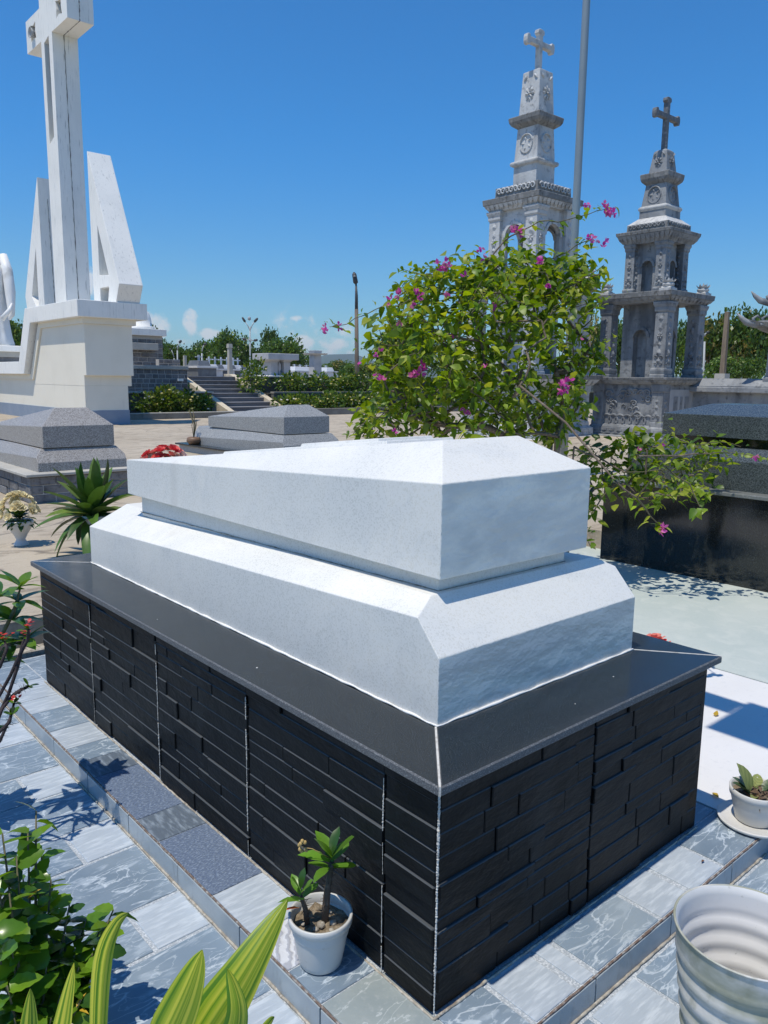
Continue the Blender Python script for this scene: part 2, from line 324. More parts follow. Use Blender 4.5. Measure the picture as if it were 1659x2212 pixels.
# --- tiled pavement
pav = thing('tiled_pavement', 'pale blue grey ceramic tile paving around the white tomb', None, (-1, 0, ZF), kind='structure')
base = MB(); base.box(-4.0, -.206, -4.0, 3.40, -.5, ZF-.004); base.box(-.206, 3.6, -4.0, -.196, -.5, ZF-.004); base.build('mortar_bed', m_tband, pav)
def tile(x0, x1, y0, y1, z, m, parent, g=.006):
    mb = MB(); mb.box(x0+g, x1-g, y0+g, y1-g, z-.010, z); o = mb.build('tile', m, parent, bevel=.0016); return o
y = 1.859+.34+.555; row = 0; Y0 = [3.40]
edges = [3.20, 2.98, 2.66, 2.43, 2.10, 1.859, 1.547, 1.321, .981, .765, .416, .195, -.14, -.36, -.70, -.92, -1.26]
for i, (ya, yb) in enumerate(zip(edges, edges[1:])):
    big = (i % 2 == 1) if ya > 2.2 else (edges.index(ya) % 2 == 1)
    big = (ya-yb) > .27
    x = -.208; k = 0
    while x > -2.0 and not (yb < -.3 and x < -1.4):
        if big: w = .50 if k % 2 == 0 else .34; m = m_tslate if k % 2 == 0 else m_tgreen
        else: w = .185 if k % 2 == 0 else .30; m = m_tlight if k % 2 == 0 else m_tslate
        tile(x-w, x, yb, ya, ZF, m, pav, .008); x -= w; k += 1
for (ya, yb) in [(-.205,-.52), (-.52,-.74), (-.74,-1.08)]:
    x = -.18; k = 0 if ya == -.52 else 1
    while x < 2.6:
        w = [.34,.22][k % 2] if ya != -.52 else [.3,.2][k % 2]
        tile(x, x+w, yb, ya, ZF, [m_tslate, m_tlight][k % 2], pav, .008); x += w; k += 1
# --- raised tiled step
W, Ln, Hh, OV = 1.336, 2.903, 0.6527, 0.036
step = thing('tiled_step', 'low raised step of mixed blue grey tiles round the black plinth', None, (0, 0, 0), kind='structure')
sb = MB(); sb.box(-.196, 1.505, -.186, 3.34, -.4, -.004); sb.build('mortar_bed', m_tband, step)
strip = [(3.34,2.98,m_tslate),(2.98,2.70,m_tlight),(2.70,2.527,m_tlight),(2.527,2.28,m_tslate),(2.28,2.06,m_tlight),(2.06,1.91,m_tslate),(1.91,1.742,m_tdark),(1.742,1.342,m_tpeb),(1.342,1.163,m_tdark),(1.163,.784,m_tpeb),(.784,.545,m_tlight),(.545,.367,m_twood),(.367,.215,m_tslate),(.215,-.19,m_tgreen)]
for ya, yb, m in strip: tile(-.198, -.004 if yb > -.1 else .0, yb, ya, 0, m, step, .0025)
for xa, xb, m in [(.0,.17,m_tslate),(.182,.355,m_tlight),(.375,.436,m_tlight),(.452,.775,m_tslate),(.787,.962,m_tlight),(.982,1.178,m_tlight),(1.19,1.5,m_tslate)]:
    tile(xa, xb, -.186, -.004, 0, m, step, .0025)
for ya in [x*.34 for x in range(0, 9)]: tile(1.336, 1.5, ya, ya+.34, 0, m_tslate, step, .002)
for xa in (0, .45, .9): tile(xa, xa+.45, 2.905, 3.32, 0, [m_tslate, m_tlight][int(xa*2) % 2], step, .003)
# risers: one tile after another, with a brownish mortar joint along the nose
for i, ya in enumerate([-.19, .21, .61, 1.0, 1.4, 1.8, 2.2, 2.6, 3.0]):
    mb = MB(); mb.box(-.2055, -.1965, ya+.003, min(ya+.397, 3.33), ZF-.02, -.007); mb.build('riser_tile', m_triser, step, bevel=.001)
for i, xa in enumerate([-.2, .03, .43, .83, 1.23]):
    mb = MB(); mb.box(xa+.003, xa+.397 if i else .027, -.1955, -.1865, ZF-.02, -.007); mb.build('riser_tile', m_triser, step, bevel=.001)
def rough_line(pts, r, n=60, jit=.35, seed=1, squash=1.0):
    """irregular bead of mortar along a polyline"""
    rr = random.Random(seed); P = []; rad = []
    pts = [Vector(p) for p in pts]; L = sum((b-a).length for a, b in zip(pts, pts[1:]))
    for a, b in zip(pts, pts[1:]):
        k = max(2, int(n*(b-a).length/L))
        for i in range(k):
            P.append(a.lerp(b, i/k)+Vector([noise.noise(Vector((seed, j*7.1, i*.37)))*r*jit*1.4 for j in range(3)])); rad.append(r*(1+jit*1.5*noise.noise(Vector((i*.29, seed*3.3, 5)))))
    P.append(pts[-1]); rad.append(r)
    return MB().tube(P, rad, 5)
m_nose = mat('brown_joint', (.16,.11,.085), .8, [('noise',60,.45,.7,(.42,.40,.37),.8)])
rough_line([(-.2,3.3,-.004),(-.2,-.19,-.004)], .0035, 200, .3, 3).build('nose_joint', m_nose, step)
rough_line([(-.2,-.19,-.004),(1.5,-.19,-.004)], .0035, 120, .3, 4).build('nose_joint', m_nose, step)
rough_line([(-.208,3.3,ZF+.001),(-.208,-.198,ZF-.001)], .0048, 300, .25, 5).build('foot_joint', m_dirt, step)
rough_line([(-.208,-.198,ZF+.001),(1.5,-.198,ZF-.001)], .0048, 200, .25, 6).build('foot_joint', m_dirt, step)
# --- white cement floor and pale green marble floor on the right
wf = MB(); wf.box(1.512, 2.952, -.182, 3.40, -.4, .0); tag(wf.build('white_floor', m_whitefloor), 'smooth white cement floor beside the tomb', kind='structure')
jf = MB(); jf.box(2.956, 8.0, -6, 3.42, -.4, .004); tag(jf.build('green_floor', m_jade), 'pale green veined marble floor under the black tomb', kind='structure')
wr = MB(); wr.box(1.512, 2.952, -.188, -.1825, ZF, -.002); wr.build('floor_riser', m_triser, None)['kind'] = 'structure'
# ------------------------------------------------------------------ main tomb
tomb = thing('marble_tomb', 'white marble tomb with hipped lid on a black slate plinth', 'tomb', (W/2, Ln/2, 0))
MB().box(.012, W-.012, .012, Ln-.012, -.05, Hh-.03).build('plinth_core', m_cladcore, tomb)
def cladding(face, length, joints, seed):
    rr = random.Random(seed); z0, z1 = .004, Hh-.029
    cols = [0]+joints+[length]
    for a, b in zip(cols, cols[1:]):
        z = z0; hs = []
        n = 11; raw = [rr.uniform(.6, 1.4) for _ in range(n)]; s = sum(raw); hs = [(z1-z0)*q/s for q in raw]
        for hgt in hs:
            u = a+.003
            while u < b-.02:
                w = (rr.choice((.2,.3,.42,.55)) if face == 'x-' else rr.choice((.14,.2,.26,.34)))*rr.uniform(.8, 1.2); v = min(u+w, b-.003)
                if b-v < .07: v = b-.003
                d = rr.choice((.0,.001,.002,.003,.0045,.006,.009) if face == 'x-' else (.0,.001,.002,.003,.004,.0055,.0075))
                mb = MB()
                if face == 'x-': mb.box(-d, .02, u+.0012, v-.0012, z+.0008, z+hgt-.0008)
                elif face == 'y-': mb.box(u+.0012, v-.0012, -d, .02, z+.0008, z+hgt-.0008)
                elif face == 'x+': mb.box(W-.02, W+d*.6, u+.0012, v-.0012, z+.0008, z+hgt-.0008)
                else: mb.box(u+.0012, v-.0012, Ln-.02, Ln+d*.6, z+.0008, z+hgt-.0008)
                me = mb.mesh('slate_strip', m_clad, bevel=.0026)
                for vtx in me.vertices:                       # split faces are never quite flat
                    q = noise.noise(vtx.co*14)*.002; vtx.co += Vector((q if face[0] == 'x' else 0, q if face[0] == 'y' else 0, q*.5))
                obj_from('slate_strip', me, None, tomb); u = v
            z += hgt
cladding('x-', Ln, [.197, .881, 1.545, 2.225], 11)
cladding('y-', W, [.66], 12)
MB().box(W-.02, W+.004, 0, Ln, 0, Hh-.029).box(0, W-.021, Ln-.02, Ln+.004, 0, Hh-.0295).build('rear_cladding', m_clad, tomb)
def grout_line(pts, w, seed, m=m_grout, name='grout_line'):
    rough_line(pts, w, 70, .5, seed).build(name, m, tomb)
for i, yj in enumerate([.197, .881, 1.545, 2.225]):
    rj = random.Random(90+i); z = .0
    while z < Hh-.1:
        z2 = min(Hh-.08, z+rj.uniform(.05, .2)); grout_line([(-.0075, yj+rj.uniform(-.0012, .0012), z), (-.0075, yj+rj.uniform(-.0012, .0012), z2)], rj.uniform(.0006, .0021 if i < 3 else .0013), 20+i*7+int(z*50)); z = z2+rj.choice((0, 0, .01, .035))
rj = random.Random(77); z = .0
while z < Hh-.05:
    z2 = min(Hh-.03, z+rj.uniform(.04, .14)); grout_line([(-.006, -.006, z), (-.006, -.006, z2)], rj.uniform(.0013, .0032), 30+int(z*60)); z = z2
rr = random.Random(5)
for (yj, zt, zb, w) in []:    # lime streaks below leaking joints
    mb = MB(); pts = []; n = 14
    for i in range(n+1):
        t = i/n; ww = w*(.4+.6*noise.noise(Vector((yj*9, t*4, 1)))+.25)
        pts += [(-.0125, yj-ww, zt+(zb-zt)*t), (-.0125, yj+ww*.8, zt+(zb-zt)*t)]
    mb.add(pts, [(2*i, 2*i+1, 2*i+3, 2*i+2) for i in range(n)]); mb.build('lime_streak', m_stain, tomb)
rough_line([(-.012, Ln, .002), (-.012, -.012, .001)], .0042, 320, .3, 41).build('mortar_bead', m_dirt, tomb)
rough_line([(-.012, -.012, .002), (W, -.012, .001)], .0042, 200, .3, 42).build('mortar_bead', m_dirt, tomb)
# slab: four mitred granite pieces
zs0, zs1 = Hh-.026, Hh; xi0, xi1, yi0, yi1 = .19, 1.185, .205, 2.72; g = .002
def slab_piece(poly):
    mb = MB(); mb.prism(poly, [], 'z', zs0, zs1); me = mb.mesh('slab_piece', m_slab, bevel=.004)
    me.materials.append(m_slabedge)
    for p in me.polygons:
        if p.normal.z < .9: p.material_index = 1
    return obj_from('slab_piece', me, None, tomb)
XA, XB, YA, YB = -OV, W+OV, -OV, Ln+OV
slab_piece([(XA, YA+g), (XA, YB-g), (xi0, yi1-g), (xi0, yi0+g)])
slab_piece([(XA+g, YA), (xi0+g, yi0), (xi1-g, yi0), (XB-g, YA)])
slab_piece([(XB, YA+g), (xi1, yi0+g), (xi1, yi1-g), (XB, YB-g)])
slab_piece([(XA+g, YB), (XB-g, YB), (xi1-g, yi1), (xi0+g, yi1)])
for a, b in [((XA, YA), (xi0, yi0)), ((XB, YA), (xi1, yi0)), ((XA, YB), (xi0, yi1)), ((XB, YB), (xi1, yi1))]:
    va, vb = Vector((*a, 0)), Vector((*b, 0)); d = (vb-va).normalized(); nrm = Vector((-d.y, d.x, 0))*.0028; z = zs1-.0015
    mb = MB(); va = va+d*.004
    mb.add([va-nrm+Vector((0,0,zs0+.002)), va+nrm+Vector((0,0,zs0+.002)), vb+nrm+Vector((0,0,zs0+.002)), vb-nrm+Vector((0,0,zs0+.002)), va-nrm+Vector((0,0,zs1+.0006)), va+nrm+Vector((0,0,zs1+.0006)), vb+nrm+Vector((0,0,zs1+.0006)), vb-nrm+Vector((0,0,zs1+.0006))],
           [(3,2,1,0),(4,5,6,7),(0,1,5,4),(1,2,6,5),(2,3,7,6),(3,0,4,7)]); mb.build('mitre_joint', m_grout, tomb)
# lower marble tier
x0, x1, y0, y1 = .196, 1.180, .205, 2.714
def end_mat(o, m2):                                         # end faces: rougher veining, colour lightened to stand in for light in their shade
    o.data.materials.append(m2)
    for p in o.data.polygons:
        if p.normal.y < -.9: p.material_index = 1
tier = polytope([((-1,0,0),-x0),((1,0,0),x1),((0,-1,0),-y0),((0,1,0),y1),((0,0,-1),-(Hh-.002)),
    ((0,.0196,1),.991),((-.48,.0422,1),.9563-.48*x0),((.48,.0422,1),.9563+.48*x1),((0,-1.1,1),.848-1.1*.205)], 'lower_tier', m_marble, tomb, bevel=.0025)
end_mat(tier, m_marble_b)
bx0, by0, by1, zb = .292, .303, 2.46, 1.033; bx1 = aty(1268, 1167, by0).x
_tn, _tf, _hp = atx(950, 1045, bx0), atx(273, 993, bx0), None
by1 = _tf.y; sl_s = (_tf.z-_tn.z)/(_tf.y-_tn.y); zE = _tn.z-sl_s*(_tn.y-by0)          # side wall height, falling to the foot
ri = .175; zH = at(950, 948, 1.415); zT = 1.415; kS = (zT-(zE+sl_s*ri))/ri; kE = (zT-zE)/ri; kT = (zT-(zE+sl_s*(by1-by0)))/(by1-by0-ri)
polytope([((-1,0,0),-.335),((1,0,0),bx1-.06),((0,-1,0),-.35),((0,1,0),by1-.06),((0,0,-1),-.93),((0,0,1),1.05)], 'neck', m_marble, tomb, bevel=.002)
rough_line([(.333,2.4,.945),(.333,.348,.985),(bx1-.058,.348,.985)], .0022, 120, .5, 51).build('neck_joint', m_dirt, tomb)
lid = polytope([((-1,0,0),-bx0),((1,0,0),bx1),((0,-1,0),-by0),((0,1,0),by1),((0,0,-1),-zb),
    ((-kS,-sl_s,1),zE-sl_s*by0-kS*bx0),((kS,-sl_s,1),zE-sl_s*by0+kS*bx1),((0,-kE,1),zE-kE*by0),((0,kT,1),zT+kT*(by0+ri))], 'lid', m_marble, tomb, bevel=.003)
print('LID', bx0, bx1, by0, by1, zE, sl_s, zT, zH)
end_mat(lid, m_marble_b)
def on_lid(y): return zT+kT*(by0+ri)-kT*y
def lid_relief(xa, xb, ya, yb, t0, t):
    mb = MB(); vs = []
    for (x, y) in ((xa,ya),(xb,ya),(xb,yb),(xa,yb)): vs.append((x, y, on_lid(y)+t0-.004))
    for (x, y) in ((xa+.006,ya+.006),(xb-.006,ya+.006),(xb-.006,yb-.006),(xa+.006,yb-.006)): vs.append((x, y, on_lid(y)+t0+t))
    mb.add(vs, [(3,2,1,0),(4,5,6,7),(0,1,5,4),(1,2,6,5),(2,3,7,6),(3,0,4,7)]); return mb.build('lid_relief', m_marble, tomb, bevel=.002)
lid_relief(.52, .86, .80, 1.44, 0, .010); lid_relief(.55, .83, .88, 1.36, .011, .010); lid_relief(.62, .72, 1.43, 2.1, 0, .010)
# white cement bead round the foot of the marble
bead = [(x0-.003,y1,Hh+.002),(x0-.003,y0-.003,Hh+.002),(x1+.003,y0-.003,Hh+.002),(x1+.003,y1,Hh+.002)]
rough_line(bead, .0042, 300, .4, 52).build('cement_bead', mat('fresh_white_cement', (.80,.79,.76), .8, [('noise',60,.5,.7,(.6,.57,.5),.6)]), tomb)
for i, (x, y, s) in enumerate([(.05,.9,.004),(.62,.05,.0022),(.9,.1,.0028),(.03,1.6,.002)]):   # crumbs of mortar dropped on the slab
    mb = MB(); mb.lathe([(0,0),(s,.0),(s*.7,s*.5),(0,s*.7)], 7, (x,y,Hh)); mb.build('mortar_crumb', m_grout, tomb)
# ------------------------------------------------------------------ stone materials
m_gran = mat('grey_granite', (.23,.21,.19), .45, [('voronoi',150,.25,.6,(.46,.44,.41),.9,{'cell':1}),('noise',190,.54,.64,(.11,.11,.115),.85,{'detail':1}),('noise',2,.4,.7,(.33,.32,.32),.4)])
m_gran2 = mat('blue_grey_granite', (.22,.225,.22), .42, [('voronoi',130,.25,.6,(.42,.425,.415),.9,{'cell':1}),('noise',170,.55,.65,(.11,.12,.13),.8,{'detail':1})])
m_bgran = mat('dark_green_granite', (.035,.043,.046), .22, [('voronoi',170,.35,.75,(.105,.125,.13),.8,{'cell':1}),('noise',210,.57,.68,(.22,.25,.255),.5,{'detail':1})], spec=.55)
m_bpol = mat('polished_black_granite', (.010,.012,.012), .10, [('noise',230,.58,.70,(.075,.085,.08),.7,{'detail':1}),('noise',1.8,.5,.75,(.020,.023,.022),.6),('noise',3,.66,.74,(.10,.11,.105),.35,{'stretch':(9,9,.35),'detail':3})], spec=.6)
m_brickst = mat('grey_split_stone', (.155,.155,.16), .85, [('noise',4,.42,.7,(.27,.26,.25),.8,{'detail':6}),('noise',22,.5,.72,(.07,.07,.075),.7,{'detail':6})], bump=[('noise',30,.7,.012,{'detail':6})], rand=.3)
m_mort = mat('stone_mortar', (.40,.39,.37), .9, [('noise',30,.45,.7,(.52,.51,.48),.7)])
m_capst = mat('pale_coping_stone', (.42,.405,.36), .8, [('noise',2,.4,.7,(.50,.48,.43),.8,{'detail':6}),('noise',12,.55,.75,(.27,.25,.21),.6,{'detail':6})])
m_tow = mat('carved_grey_stone', (.51,.52,.52), .75, [('noise',2.2,.42,.68,(.61,.62,.62),.8,{'detail':6}),('noise',7,.52,.72,(.17,.18,.19),.75,{'detail':7}),('noise',1.1,.5,.72,(.15,.16,.175),.6,{'detail':5,'stretch':(2,2,.5)})], bump=[('noise',16,.35,.02,{'detail':7})])
m_tow2 = mat('dark_carved_stone', (.255,.27,.285), .72, [('noise',2.2,.42,.68,(.36,.37,.37),.8,{'detail':6}),('noise',7,.52,.72,(.09,.10,.115),.8,{'detail':7}),('noise',1.1,.48,.70,(.085,.095,.11),.7,{'detail':5,'stretch':(2,2,.5)})], bump=[('noise',16,.35,.02,{'detail':7})])
m_ledge = mat('stained_ledge_stone', (.20,.205,.205), .85, [('noise',5,.45,.7,(.33,.33,.325),.8,{'detail':6}),('noise',14,.5,.7,(.085,.085,.08),.8,{'detail':7,'stretch':(1,1,.5)})], bump=[('noise',18,.4,.02,{'detail':6})])
# ------------------------------------------------------------------ grey granite tombs in the yard
def brick_face(parent, axis, plane, sign, u0, u1, z0, z1, bw, bh, m, seed, g=.006, depth=.03, rough=.012, name='stone_block', split=.5):
    """running bond of separate blocks on a vertical face; axis 'x' -> face lies at x=plane, runs along y"""
    rr = random.Random(seed); n = max(1, round((z1-z0)/bh)); bh = (z1-z0)/n; c = 0
    for r in range(n):
        u = u0-(bw*split if r % 2 else 0); za, zb = z0+r*bh, z0+(r+1)*bh
        while u < u1-.01:
            w = bw*rr.uniform(.92, 1.08); a, b = max(u, u0), min(u+w, u1); u += w
            if b-a < .03: continue
            d = rr.uniform(.2, 1)*rough; mb = MB(); p0, p1 = (plane-depth*.5, plane+d) if sign > 0 else (plane-d, plane+depth*.5)
            if axis == 'x': mb.box(p0, p1, a+g/2, b-g/2, za+g/2, zb-g/2)
            else: mb.box(a+g/2, b-g/2, p0, p1, za+g/2, zb-g/2)
            mb.build(name, m, parent, bevel=min(.008, bh*.12)); c += 1
    return c
def granite_tomb(name, label, px, py, zslab, blk, tierp, m, mslab, plinth, mp, bricks=None):
    """blk=(x0,x1,y0,y1,zb,znear,zfar,rise) tierp=(x0,x1,y0,y1,zv,zt) plinth=(x0,x1,y0,y1,z0)"""
    t = thing(name, label, 'tomb', ((plinth[0]+plinth[1])/2, (plinth[2]+plinth[3])/2, plinth[4]))
    a, b, c, d, z0 = plinth
    MB().box(a+.02, b-.02, c+.02, d-.02, z0-.05, zslab-.03).build('plinth_core', mp, t)
    if bricks:
        brick_face(t, 'x', a+.02, -1, c, d, z0, zslab-.035, .30, .105, m_brickst, 3, rough=.02)
        brick_face(t, 'y', c+.02, -1, a, b, z0, zslab-.035, .30, .105, m_brickst, 4, rough=.02)
    MB().box(a-.04, b+.04, c-.04, d+.04, zslab-.03, zslab).build('slab', mslab, t, bevel=.004)
    x0, x1, y0, y1, zv, zt = tierp; e = .12
    k = (zt-zv)/e
    polytope([((-1,0,0),-x0),((1,0,0),x1),((0,-1,0),-y0),((0,1,0),y1),((0,0,-1),-(zslab-.002)),((0,0,1),zt),
        ((-k,.03,1),zv+.06-k*x0+.03*y0),((k,.03,1),zv+.06+k*x1+.03*y0),((0,-k,1),zv-k*y0)], 'lower_tier', m, t, bevel=.003)
    x0, x1, y0, y1, zb, zn, zf, rise = blk; s = (zf-zn)/(y1-y0); ins = (x1-x0)*.27
    ztop = zn+rise; k = rise/ins; sl = (zf-ztop)/(y1-y0-ins)
    MB().box(x0+.05, x1-.05, y0+.05, y1-.05, zt-.02, zb+.01).build('neck', m, t)
    polytope([((-1,0,0),-x0),((1,0,0),x1),((0,-1,0),-y0),((0,1,0),y1),((0,0,-1),-zb),
        ((-(ztop-zn-s*ins)/ins,-s,1),zn-s*y0-(ztop-zn-s*ins)/ins*x0),(((ztop-zn-s*ins)/ins,-s,1),zn-s*y0+(ztop-zn-s*ins)/ins*x1),
        ((0,-k,1),zn-k*y0),((0,-sl,1),ztop-sl*(y0+ins))], 'lid', m, t, bevel=.003)
    return t
granite_tomb('granite_tomb', 'speckled grey granite tomb on a split stone plinth, behind the spiky plant', 0, 0, .515,
    (1.70,2.53,8.05,10.25,.775,1.02,.93,.20), (1.60,2.63,7.95,10.6,.615,.765), m_gran, m_capst, (1.45,2.80,7.81,10.9,ZY), m_mort, True)
g2 = granite_tomb('granite_tomb', 'low blue grey granite tomb in the yard, in front of the stairs', 0, 0, .335,
    (6.0,6.93,9.56,12.08,.68,.96,.87,.19), (5.9,7.05,9.42,12.54,.50,.665), m_gran2, m_slab, (5.75,7.2,9.2,12.85,ZY), m_mort)
# ------------------------------------------------------------------ black granite tomb on the right
bt = thing('black_tomb', 'polished black granite tomb on the pale green floor', 'tomb', (5.5, 1.3, 0))
MB().box(4.85, 6.3, -.4, 2.74, 0, .715).build('plinth', m_bpol, bt, bevel=.003)
MB().box(4.82, 6.33, -.43, 2.77, .715, .745).build('slab', mat('grey_slab_edge', (.17,.18,.175), .3, [('noise',60,.5,.7,(.3,.31,.3),.7)]), bt, bevel=.004)
polytope([((-1,0,0),-4.98),((1,0,0),6.17),((0,-1,0),.27),((0,1,0),2.60),((0,0,-1),-.743),((0,0,1),1.08),((-1.1,0,1),.98-1.1*4.98),((1.1,0,1),.98+1.1*6.17),((0,1.1,1),.98+1.1*2.6)], 'lower_tier', m_bgran, bt, bevel=.003)
MB().box(5.17, 6.0, -.1, 2.28, 1.07, 1.165).build('neck', m_bpol, bt)
polytope([((-1,0,0),-5.08),((1,0,0),6.08),((0,-1,0),.2),((0,1,0),2.34),((0,0,-1),-1.155),((-.3,0,1),1.335-.3*5.08),((.3,0,1),1.335+.3*6.08),((0,.3,1),1.335+.3*2.34),((0,0,1),1.42)], 'lid', m_bgran, bt, bevel=.003)
# ------------------------------------------------------------------ two carved stone towers
def solve_s(cx, cy, xl, xr, zg):
    lo, hi = .05, 3
    for _ in range(40):
        s = (lo+hi)/2; w = proj((cx+s, cy-s, zg))[0]-proj((cx-s, cy+s, zg))[0]
        if w < xr-xl: lo = s
        else: hi = s
    return s
def zn(cx, cy, s, py):                      # height at which the near corner edge of a square of half width s crosses picture row py
    lo, hi = -1, 30
    for _ in range(50):
        z = (lo+hi)/2
        if proj((cx-s, cy-s, z))[1] > py: lo = z
        else: hi = z
    return z
def petal_flower(mb, c, ax, r, n=8, d=.03):
    """flat carved flower on a face: ax 'x-' or 'y-'"""
    def P(u, v, w): return (c[0]-w, c[1]-u, c[2]+v) if ax == 'x-' else (c[0]+u, c[1]-w, c[2]+v)
    for i in range(n):
        a = 2*math.pi*i/n; da = math.pi/n*.92; vs = [P(0,0,d*.3)]; 
        for (q, rad, hgt) in [(-da,.55,.2),(-da*.8,.9,.3),(0,1.05,.25),(da*.8,.9,.3),(da,.55,.2)]: vs.append(P(math.cos(a+q)*r*rad, math.sin(a+q)*r*rad*1.25, d*hgt))
        vs.append(P(math.cos(a)*r*.6, math.sin(a)*r*.75, d)); mb.add(vs, [(0,1,6),(1,2,6),(2,3,6),(3,4,6),(4,5,6),(5,0,6)])
    ring = [P(math.cos(2*math.pi*k/8)*r*.2, math.sin(2*math.pi*k/8)*r*.2, d*.8) for k in range(8)]+[P(0,0,d*1.6)]
    mb.add(ring, [(k,(k+1)%8,8) for k in range(8)])
def ring_relief(mb, c, ax, r, w, d, sq=1.0, n=20):
    def P(u, v, q): return (c[0]-q, c[1]-u, c[2]+v) if ax == 'x-' else (c[0]+u, c[1]-q, c[2]+v)
    vs = []
    for k in range(n):
        a = 2*math.pi*k/n
        for rad, q in ((r-w,-.005),(r-w*.7,d),(r-w*.3,d),(r,-.005)): vs.append(P(math.cos(a)*rad, math.sin(a)*rad*sq, q))
    mb.add(vs, [(4*k+j, 4*((k+1)%n)+j, 4*((k+1)%n)+j+1, 4*k+j+1) for k in range(n) for j in range(3)])
def leaf_relief(mb, c, ax, lx, lz, ang, d):
    def P(u, v, q): 
        U, V = u*math.cos(ang)-v*math.sin(ang), u*math.sin(ang)+v*math.cos(ang)
        return (c[0]-q, c[1]-U, c[2]+V) if ax == 'x-' else (c[0]+U, c[1]-q, c[2]+V)
    mb.add([P(-lx,0,-.004),P(-lx*.3,lz,-.004),P(lx*.4,lz*.8,-.004),P(lx,0,-.004),P(lx*.4,-lz*.8,-.004),P(-lx*.3,-lz,-.004),P(0,0,d)], [(i,(i+1)%6,6) for i in range(6)])
def scroll(mb, c, ax, r, d, turns=1.4, flip=1, w=.3):
    pts = []
    for k in range(15):
        t = k/14; a = t*turns*2*math.pi; q = r*(1-t*.8); u, v = flip*math.cos(a)*q, math.sin(a)*q
        pts.append((c[0]-d*.4, c[1]-u, c[2]+v) if ax == 'x-' else (c[0]+u, c[1]-d*.4, c[2]+v))
    mb.tube(pts, [r*w*(1-.5*k/14) for k in range(15)], 5)
def lotus(mb, c, s):
    cx, cy, z = c
    mb.fr(cx, cy, z, s*.62, z+s*.28, s*.62).fr(cx, cy, z+s*.28, s*.5, z+s*.42, s*.42)
    mb.lathe([(0,.40*s),(.44*s,.40*s),(.58*s,.52*s),(.6*s,.66*s),(.5*s,.76*s),(0,.8*s)], 12, (cx, cy, z))
    for ring_, (n, rr_, z0, z1, out) in enumerate([(8,.42,.66,1.12,.62),(6,.28,.7,1.3,.26)]):
        for k in range(n):
            a = 2*math.pi*(k+.5*ring_)/n; ca, sa = math.cos(a), math.sin(a); ta = (-sa, ca); w = rr_*.52*s
            def Q(rad, off, zz): return (cx+ca*rad*s+ta[0]*off, cy+sa*rad*s+ta[1]*off, z+zz*s)
            vs = [Q(rr_*.7,-w*.7,z0),Q(rr_*.7,w*.7,z0),Q(rr_*1.25,-w,(z0+z1)/2),Q(rr_*1.25,w,(z0+z1)/2),Q(rr_+out*.55,0,z1),Q(rr_*1.45,0,(z0+z1)/2),Q(rr_*.3,0,z0+.05)]
            mb.add(vs, [(0,5,2),(0,1,5),(1,3,5),(2,5,4),(5,3,4),(2,4,6),(4,3,6),(0,2,6),(3,1,6)])
def cross_mesh(mb, cx, cy, z0, z1, arm, w, t, zc):
    """budded cross, arms along x, front face towards -y"""
    def end(u, z, du, dz, k=1.0):     # flared trefoil end
        pass
    b = w*1.9; e = w*.55
    prof = [(-w,z0),(-w,zc-w),(-arm+2.2*w,zc-w),(-arm+1.6*w,zc-b),(-arm+.3*w,zc-b*.9),(-arm,zc-.35*b),(-arm,zc+.35*b),(-arm+.3*w,zc+b*.9),(-arm+1.6*w,zc+b),(-arm+2.2*w,zc+w),
            (-w,zc+w),(-w,z1-2.2*w),(-b,z1-1.6*w),(-b*.9,z1-.3*w),(-.35*b,z1),(.35*b,z1),(b*.9,z1-.3*w),(b,z1-1.6*w),(w,z1-2.2*w),(w,zc+w),
            (arm-2.2*w,zc+w),(arm-1.6*w,zc+b),(arm-.3*w,zc+b*.9),(arm,zc+.35*b),(arm,zc-.35*b),(arm-.3*w,zc-b*.9),(arm-1.6*w,zc-b),(arm-2.2*w,zc-w),(w,zc-w),(w,z0)]
    mb.prism([(cx+u, z) for u, z in prof], [], 'y', cy-t, cy+t)
def arch_wall(mb, axis, plane, th, c, half, z0, z1, aw, az, zb):
    """wall panel with a round-headed opening: centre c along the other axis"""
    n = 10; arc = [(c+aw*math.cos(math.pi*k/n), az+aw*math.sin(math.pi*k/n)) for k in range(n+1)]
    mb.prism([(c-half, z0), (c-half, z1), (c+half, z1), (c+half, z0), (c+aw, z0)]+arc+[(c-aw, z0)], [], axis, plane, plane+th)
    rim = [(c+(aw+.07)*math.cos(math.pi*k/n), az+(aw+.07)*math.sin(math.pi*k/n)) for k in range(n+1)]
    rim += [(c+aw*math.cos(math.pi*k/n), az+aw*math.sin(math.pi*k/n)) for k in range(n, -1, -1)]
    mb.prism(rim, [], axis, plane-.035, plane+.01)
